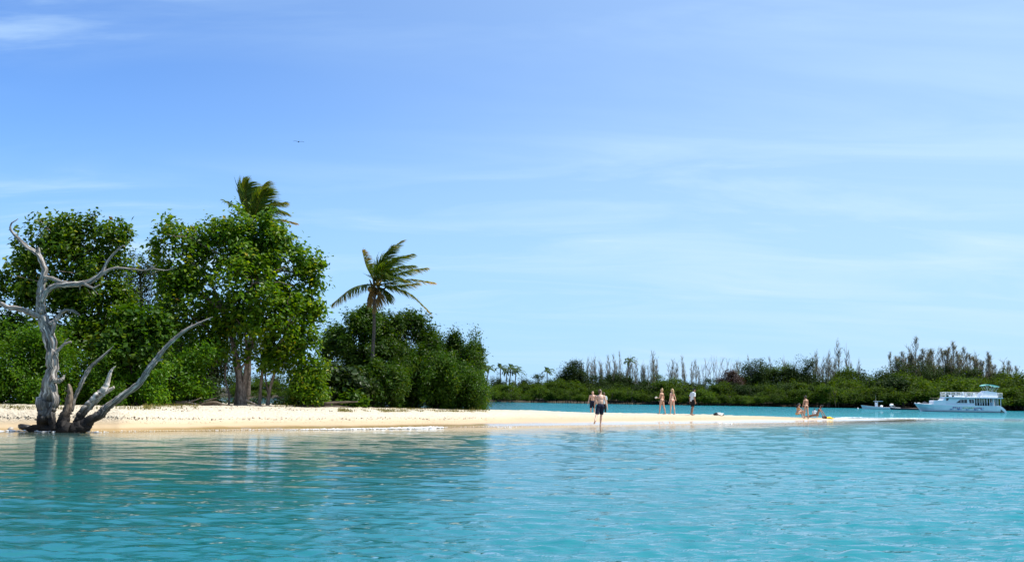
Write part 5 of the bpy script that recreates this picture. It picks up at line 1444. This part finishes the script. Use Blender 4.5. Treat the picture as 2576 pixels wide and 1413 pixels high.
def person(foot_px, yaw, H, label, sex='m', lean=2, bend=0, twist=0, legs=None, arms=None, head=(0, 0), skin='tan', hair=('short', 'brown'), wear=(), pos=None, seated=False, voxel=.009, build=1.0):
    k = H / 1.75
    D = math.radians
    f_ = sex == 'f'
    t = np.array([math.sin(D(bend)), math.sin(D(lean)), math.cos(D(lean)) * math.cos(D(bend))]); t /= np.linalg.norm(t)
    rr = np.array([math.cos(D(twist)), math.sin(D(twist)), 0]); rr = rr - t * np.dot(rr, t); rr /= np.linalg.norm(rr)
    ff = np.cross(t, rr)
    Rt = np.column_stack([rr, ff, t])
    P0 = np.zeros(3)
    legs = legs or ((0, 3, 0, 4), (0, 3, 0, 4)); arms = arms or ((-4, 8, 12, 2), (-4, 8, 12, 2))
    mb = MB()
    bw = build
    def tl(p): return P0 + t * p
    chest = (.150 * bw, .102 * bw, .165) if not f_ else (.130, .092, .15)
    belly = (.138 * bw, .098 * bw, .15) if not f_ else (.108, .085, .14)
    pel = (.152 * bw, .108 * bw, .115) if not f_ else (.160, .112, .118)
    mb.blob(tl(.37), chest, 14, 10, Rt); mb.blob(tl(.20), belly, 14, 10, Rt); mb.blob(tl(.03), pel, 14, 10, Rt)
    mb.blob(tl(.43), (.155 * bw if not f_ else .125, .075, .07), 14, 10, Rt)
    for s in (-1, 1):
        mb.blob(rr * s * .072 - ff * .052 + t * -.03, (.078, .072, .088), 10, 8, Rt)
        if f_: mb.blob(tl(.345) + rr * s * .066 + ff * .075, (.056, .05, .055), 10, 8, Rt)
        elif not f_: mb.blob(tl(.385) + rr * s * .075 + ff * .06, (.07, .04, .055), 10, 8, Rt)
    J = {}
    neck0 = tl(.49)
    hp, hy = D(head[0]), D(head[1])
    hd = t * math.cos(hp) + ff * math.sin(hp); hd /= np.linalg.norm(hd)
    hr = rr * math.cos(hy) - ff * math.sin(hy); hr = hr - hd * np.dot(hr, hd); hr /= np.linalg.norm(hr); hf = np.cross(hd, hr)
    Rh = np.column_stack([hr, hf, hd])
    hc = neck0 + hd * .165
    mb.tube([tl(.44), neck0 + hd * .03, neck0 + hd * .10], [.066, .054, .053] if not f_ else [.055, .045, .044], 10)
    mb.blob(hc + hd * .02, (.074, .092, .100), 14, 10, Rh); mb.blob(hc + hf * .035 - hd * .055, (.052, .055, .058), 12, 8, Rh)
    mb.tube([hc + hf * .085 + hd * .03, hc + hf * .112 - hd * .012, hc + hf * .085 - hd * .022], [.010, .016, .012], 6)
    mb.tube([hc + hf * .078 - hd * .05 - hr * .022, hc + hf * .089 - hd * .05, hc + hf * .078 - hd * .05 + hr * .022], [.007, .010, .007], 6)
    for s in (-1, 1): mb.blob(hc + hr * s * .077 - hf * .005, (.012, .024, .034), 8, 6, Rh)
    sw = .178 * bw if not f_ else .150
    for i, s in enumerate((-1, 1)):
        sh = tl(.435) + rr * s * sw
        J['sh', i] = sh
        mb.tube([neck0 - t * .005 + rr * s * .03, tl(.465) + rr * s * .10, sh], [.05, .048, .045], 8)
        a, o_, e, inn = arms[i]
        u = rr * s * math.sin(D(o_)) + ff * math.sin(D(a)) - t * math.cos(D(a)); u /= np.linalg.norm(u)
        el = sh + u * .29
        w = rr * s * (math.sin(D(o_)) - math.sin(D(inn))) + ff * math.sin(D(a + e)) - t * math.cos(D(a + e)); w /= np.linalg.norm(w)
        wr = el + w * .25
        ra = (.052, .045, .038) if not f_ else (.042, .037, .032)
        rf = (.040, .040, .026) if not f_ else (.033, .033, .022)
        mb.blob(sh, (.058, .058, .058) if not f_ else (.045,) * 3, 10, 8)
        mb.tube([sh, sh + u * .14, el], ra, 10); mb.blob(el, (.038,) * 3 if not f_ else (.031,) * 3, 8, 6)
        mb.tube([el, el + w * .09, wr], rf, 10)
        J['el', i], J['wr', i] = el, wr
        # hand: palm, four curled fingers of different lengths, a thumb leaving the side of the palm
        pn = np.cross(w, ff); pn = pn / (np.linalg.norm(pn) + 1e-6) * s           # across the palm towards the thigh side
        ax = np.cross(pn, w); ax /= np.linalg.norm(ax) + 1e-6
        if np.dot(ax, ff) < 0: ax = -ax
        pc = wr + w * .05
        mb.blob(pc, (.020, .040, .052), 10, 8, np.column_stack([pn, ax, w]))
        for q, (off, ln) in enumerate(((.030, .068), (.011, .078), (-.009, .072), (-.028, .056))):
            b0_ = wr + w * .085 + ax * off
            d1 = w - pn * s * .0 - pn * .12; d2 = w - pn * .45
            mb.tube([b0_ - w * .03, b0_ + d1 * ln * .5, b0_ + d1 * ln * .5 + d2 / np.linalg.norm(d2) * ln * .5], [.0105, .0098, .0085], 6)
        mb.tube([wr + w * .02 + ax * .03, wr + w * .05 + ax * .052, wr + w * .085 + ax * .058], [.013, .012, .0095], 6)
        J['hand', i] = pc
    for i, s in enumerate((-1, 1)):
        a, b, fp, ab = legs[i][:4]
        hip = rr * s * .088 - t * .0 + np.array([0, 0, -.03])
        lat = np.array([1.0, 0, 0]) * s * math.sin(D(ab))
        u = lat + np.array([0, math.sin(D(a)), -math.cos(D(a))]); u /= np.linalg.norm(u)
        kn = hip + u * .42
        lat2 = np.array([1.0, 0, 0]) * s * math.sin(D(legs[i][4] if len(legs[i]) > 4 else ab * .6))
        w = lat2 + np.array([0, math.sin(D(a - b)), -math.cos(D(a - b))]); w /= np.linalg.norm(w)
        an = kn + w * .41
        rt_ = (.090 * bw, .075, .056) if not f_ else (.092, .074, .052)
        rs_ = (.054, .057, .046, .034) if not f_ else (.050, .053, .041, .030)
        mb.tube([hip, hip + u * .2, kn], rt_, 12); mb.blob(kn, (.054,) * 3 if not f_ else (.049,) * 3, 10, 8)
        back = np.cross(w, np.array([1.0, 0, 0])); back = back if back[1] < 0 else -back
        mb.tube([kn, kn + w * .13 + back * .012, kn + w * .27, an], rs_, 10)
        fd = np.array([s * .12, math.cos(D(fp)), math.sin(D(fp))]); fd /= np.linalg.norm(fd)
        up = np.cross(np.array([1.0, 0, 0]), fd); up = up if up[2] > 0 else -up
        heel = an - up * .045 - fd * .03
        mb.blob(an, (.036,) * 3, 8, 6)
        mb.tube([heel - fd * .012, an - up * .045 + fd * .05, an - up * .058 + fd * .13, an - up * .064 + fd * .19], [.034, .036, .032, .018], 8)
        mb.blob(an - up * .055 + fd * .13, (.044, .055, .024), 10, 8, np.column_stack([np.cross(fd, up), fd, up]))
        for q in range(5):
            x_ = (q - 2) * .016 * -s
            tp = an - up * .066 + fd * .165 + np.cross(fd, up) * x_
            mb.tube([tp, tp + fd * (.038 - .005 * q)], [.011, .009], 5)
        J['hip', i], J['kn', i], J['an', i] = hip, kn, an
    for arr in mb.v: arr *= k
    zmin = min(float(a_[:, 2].min()) for a_ in mb.v)
    g = pos if pos is not None else on_ground(*foot_px)
    root = thing('person', (g[0], g[1], g[2]), label, 'person', rz=-D(yaw))
    off = np.array([0, 0, -zmin - (0.012 if not seated else .02)])
    for arr in mb.v: arr += off
    # the vertical middle of the feet (or seat) stands over the given ground point
    remeshed('body', mb, SKIN[skin], root, voxel)
    X = lambda p: np.asarray(p) * k + off
    def part(name, fn, mat, vox=.012, sm=5):
        m_ = MB(); fn(m_); remeshed(name, m_, mat, root, vox, sm)
    for s in (-1, 1):
        m_ = MB(); m_.blob(X(hc + hf * .083 + hr * s * .030 + hd * .022), np.array((.012, .009, .008)) * k, 8, 6, Rh); m_.build('eye', EYE, root)
    hk = HAIR[hair[1]] if hair[1] in HAIR else CLOTH[hair[1]]
    def hair_fn(m_):
        m_.blob(X(hc + hd * .038 - hf * .018), np.array((.083, .096, .092)) * k, 14, 10, Rh, .02, 3)
        m_.blob(X(hc - hf * .055 - hd * .02), np.array((.068, .05, .075)) * k, 12, 8, Rh, .03, 4)
        if hair[0] == 'long':
            m_.tube([X(hc - hf * .06 + hd * .03), X(hc - hf * .10 - hd * .08), X(hc - hf * .105 - hd * .2), X(hc - hf * .085 - hd * .32)], np.array([.07, .062, .052, .02]) * k, 10)
        if hair[0] == 'pony':
            m_.tube([X(hc - hf * .09 + hd * .05), X(hc - hf * .15 - hd * .0), X(hc - hf * .13 - hd * .12)], np.array([.03, .034, .012]) * k, 8)
        if hair[0] == 'bun': m_.blob(X(hc - hf * .05 + hd * .13), np.array((.042, .042, .038)) * k, 10, 8)
    part('hair', hair_fn, hk, .012, 2)
    for kind, c in wear:
        cm = CLOTH[c]
        if kind == 'shorts':
            def fn(m_):
                m_.blob(X(tl(.02)), np.array((pel[0] * 1.09, pel[1] * 1.14, .115)) * k, 14, 10, Rt)
                for i, s in enumerate((-1, 1)):
                    m_.blob(X(rr * s * .072 - ff * .05 - t * .03), np.array((.09, .086, .095)) * k, 10, 8, Rt)
                    h, q = J['hip', i], J['kn', i]; d = q - h
                    m_.tube([X(h + np.array([0, 0, .03])), X(h + d * .5), X(h + d * .88)], np.array([.105 * bw, .100, .098]) * k, 12)
            part('shorts', fn, cm)
        if kind == 'trousers':
            def fn(m_):
                m_.blob(X(tl(.02)), np.array((pel[0] * 1.08, pel[1] * 1.12, .115)) * k, 14, 10, Rt)
                for i, s in enumerate((-1, 1)):
                    m_.tube([X(J['hip', i]), X(J['kn', i]), X(J['an', i] + np.array([0, 0, .03]))], np.array([.105, .078, .062]) * k, 12)
            part('trousers', fn, cm)
        if kind == 'shirt':
            def fn(m_):
                m_.blob(X(tl(.37)), np.array(chest) * k * np.array([1.12, 1.16, 1.05]), 14, 10, Rt); m_.blob(X(tl(.20)), np.array((chest[0] * 1.06, chest[1] * 1.14, .19)) * k, 14, 10, Rt)
                m_.tube([X(tl(-.08)), X(tl(.12)), X(tl(.3))], np.array([.158, .150, .14]) * k, 16)
                m_.blob(X(tl(.435)), np.array((.168, .088, .078)) * k, 14, 10, Rt)
                for i, s in enumerate((-1, 1)):
                    h, q = J['sh', i], J['el', i]
                    m_.tube([X(tl(.46) + rr * s * .09), X(h)], np.array([.06, .064]) * k, 10)
                    m_.tube([X(h), X(h + (q - h) * .75)], np.array([.068, .068]) * k, 10); m_.blob(X(h), np.array((.068,) * 3) * k, 10, 8)
            part('shirt', fn, cm)
        if kind == 'bikini':
            def fn(m_):
                m_.blob(X(tl(-.005)), np.array((pel[0] * 1.03, pel[1] * 1.06, .055)) * k, 16, 8, Rt)
                m_.tube([X(tl(0) - ff * .11), X(tl(-.10)), X(tl(0) + ff * .10)], np.array([.075, .035, .07]) * k, 8)
            part('bikini_bottom', fn, cm, .010, 2)
            def fn2(m_):
                ring = [X(tl(.335) + rr * math.cos(q) * chest[0] * 1.0 + ff * math.sin(q) * chest[1] * 1.02) for q in np.linspace(0, 6.2832, 21)]
                m_.tube(ring, np.full(21, .017) * k, 6)
                for s in (-1, 1):
                    m_.blob(X(tl(.345) + rr * s * .066 + ff * .082), np.array((.060, .052, .052)) * k, 10, 8, Rt)
                    m_.tube([X(tl(.38) + rr * s * .06 + ff * .09), X(tl(.465) + rr * s * .055 + ff * .03), X(tl(.49) - ff * .055)], np.array([.012] * 3) * k, 5)
            part('bikini_top', fn2, cm, .010, 1)
        if kind == 'cap':
            def fn(m_):
                m_.blob(X(hc + hd * .065 - hf * .005), np.array((.088, .102, .066)) * k, 14, 10, Rh)
                m_.blob(X(hc + hd * .055 + hf * .125), np.array((.068, .07, .012)) * k, 12, 6, Rh)
            part('cap', fn, cm, .010, 2)
    J2 = {q: (Matrix.Rotation(-D(yaw), 4, 'Z') @ Vector(X(v_))) + Vector([float(g[0]), float(g[1]), float(g[2])]) for q, v_ in J.items()}
    return root, J2

def stand(px, py, Y):
    p = at(px, py, Y); return np.array([p[0], p[1], max(gz(p[0], p[1]), 0.0)])

def back_of_crest(px, Y):
    p = at(px, 1000, Y); return np.array([p[0], p[1], gz(p[0], p[1])])

person(None, -6, 1.88, pos=stand(1510, 1062.5, 55.5), label='person in navy shorts walking away, bare back to the camera, nearest on the sandbar', lean=5, legs=((-14, 40, -42, 14, 20), (12, 4, 0, -4, -3)),
       arms=((14, 8, 14, 6), (-12, 14, 8, 2)), head=(6, 40), skin='fair', hair=('short', 'brown'), wear=(('shorts', 'navy'),), build=1.06)
person(None, 190, 1.72, 'bare-chested person in dark shorts, facing the camera behind the walking one', pos=back_of_crest(1491, 75.3), lean=0, arms=((0, 14, 12, 2), (0, 14, 12, 2)), head=(14, -20),
       skin='fair', hair=('short', 'brown'), wear=(('shorts', 'navy'),), build=1.05)
person(None, 10, 1.62, 'person in a pale blue shirt and dark trousers, mostly hidden behind the walking one', pos=back_of_crest(1519, 75.6), lean=2, skin='tan', wear=(('shirt', 'paleblue'), ('trousers', 'black')))
_, jw = person(None, -48, 1.68, 'person in a black bikini with tied-back blonde hair, holding a white bundle', 'f', lean=1, legs=((6, 2, 0, 9), (-8, 6, 0, 9)), arms=((12, 10, 82, 20), (-4, 16, 50, 26)), skin='tan', pos=back_of_crest(1665, 70.5),
       hair=('bun', 'blonde'), wear=(('bikini', 'black'),))
person(None, -38, 1.68, pos=back_of_crest(1691, 70.8), label='person with long blonde hair in a pink bikini, one forearm held out', sex='f', lean=1, legs=((4, 3, 0, 3), (-4, 6, 0, 6)), arms=((2, 8, 10, 2), (-10, 22, 62, -40)), skin='fair',
       hair=('long', 'blonde'), wear=(('bikini', 'pink'),))
person(None, 62, 1.76, pos=back_of_crest(1742, 70.8), label='person in a dark cap, loose white shirt and dark shorts walking along the sandbar', lean=5, legs=((10, 26, -14, 3), (-6, 6, 0, 3)), arms=((-14, 6, 26, 4), (-6, 8, 24, 4)), head=(26, 10), skin='brown',
       hair=('short', 'black'), wear=(('shirt', 'white'), ('shorts', 'black'), ('cap', 'black')))
person((2006, 1050), 72, 1.66, 'person with long dark hair sitting on the sand, arms resting on drawn-up knees', 'f', lean=8, legs=((118, 98, 10, 4), (112, 92, 10, 4)), arms=((62, 6, 10, 8), (58, 6, 12, 8)), head=(24, 0), skin='tan',
       hair=('long', 'black'), wear=(('bikini', 'yellow'),), seated=True)
person((2028, 1053), -14, 1.64, 'person in a black bikini with dark hair standing with their back to the camera', 'f', lean=2, legs=((3, 2, 0, 5), (-3, 5, 0, 6)), arms=((4, 12, 16, 6), (10, 8, 70, 30)), head=(14, 0), skin='tan',
       hair=('bun', 'black'), wear=(('bikini', 'black'),))
person(None, 20, 1.10, 'small child with dark hair and a white top, sitting low beyond the reclining one', pos=on_ground(2049, 1050.6), lean=4, legs=((88, 30, 30, 14), (88, 34, 30, 14)), arms=((26, 10, 30, 6), (26, 10, 30, 6)), head=(4, 0), skin='tan',
       hair=('short', 'black'), wear=(('shirt', 'white'),), seated=True)
person(None, -62, 1.72, 'dark-skinned person leaning back on their arms on the sand, legs stretched out', 'f', pos=on_ground(2056, 1052.6), lean=-26, legs=((84, 6, 60, 4), (80, 12, 60, 6)), arms=((-58, 16, 6, 2), (-62, 20, 6, 2)), head=(-6, 24), skin='brown',
       hair=('bun', 'black'), wear=(('bikini', 'maroon'),), seated=True)

# belongings on the sand
def heap(name, label, cat, px, py, parts, group=None):
    p = on_ground(px, py); p[2] = gz(p[0], p[1])
    r = thing(name, p, label, cat, group)
    r.scale = (.78,) * 3
    for nm, blobs, mat in parts:
        mb = MB()
        for i, (c, rr_) in enumerate(blobs): mb.blob(c, rr_, 14, 10, bump=.10, seed=i + 3)
        remeshed(nm, mb, mat, r, .02, 3)
    return r
heap('beach_bag', 'dark bag with a white towel spilling out, lying alone on the sandbar', 'bag', 1808, 1046, [
    ('bag', [((-.22, .1, .10), (.20, .22, .14)), ((-.05, .2, .08), (.2, .2, .10)), ((.22, .15, .10), (.14, .16, .10)), ((.34, .0, .05), (.10, .12, .07))], CLOTH['bag']),
    ('towel', [((.12, -.06, .07), (.22, .14, .09)), ((0, .12, .19), (.20, .14, .06)), ((.3, .05, .14), (.12, .12, .06))], CLOTH['towel'])])
heap('tote_bag', 'small maroon bag beside the reclining person', 'bag', 2074, 1052, [('bag', [((-.08, 0, .10), (.14, .16, .13)), ((.12, .02, .10), (.13, .14, .12))], CLOTH['maroon'])])
heap('beach_towel', 'bright yellow bundled towel at the right end of the seated group', 'towel', 2083, 1052.4, [('cloth', [((-.12, 0, .07), (.22, .2, .10)), ((.10, 0, .08), (.2, .2, .12)), ((.3, .0, .04), (.16, .18, .05))], CLOTH['yellow'])])
wr = jw['hand', 0]
mb = MB(); mb.blob((0, 0, 0), (.075, .085, .055), 12, 9, bump=.16, seed=3)
tag(mb.build('cloth_bundle', CLOTH['towel'], None), 'small white bundle held at the waist by the black bikini wearer', 'bundle').location = wr

# a bird far off in the sky
bq = at(751, 357, 160.0)
bird = thing('bird', bq, 'tiny dark bird gliding alone in the upper left sky', 'bird', rz=.3)
mb = MB(); mb.blob((0, 0, 0), (.09, .26, .08), 10, 8); mb.blob((0, .27, .03), (.05, .07, .05), 8, 6); mb.tube([(0, .32, .03), (0, .39, .02)], [.015, .004], 5); mb.add([(-.06, -.2, 0), (.06, -.2, 0), (.10, -.42, .01), (-.10, -.42, .01)], np.array([[0, 1, 2, 3]])); mb.build('body', plain('bird_dark', (.04, .05, .07), .8), bird)
for s in (-1, 1):
    mb = MB(); mb.add([(s * .05, .10, .03), (s * .05, -.08, .03), (s * .45, -.06, .10), (s * .45, .12, .10), (s * .85, -.16, .02), (s * .80, .0, .03)], np.array([[0, 1, 2, 3], [3, 2, 4, 5]])); mb.build('wing', bpy.data.materials['bird_dark'], bird, smooth=False)
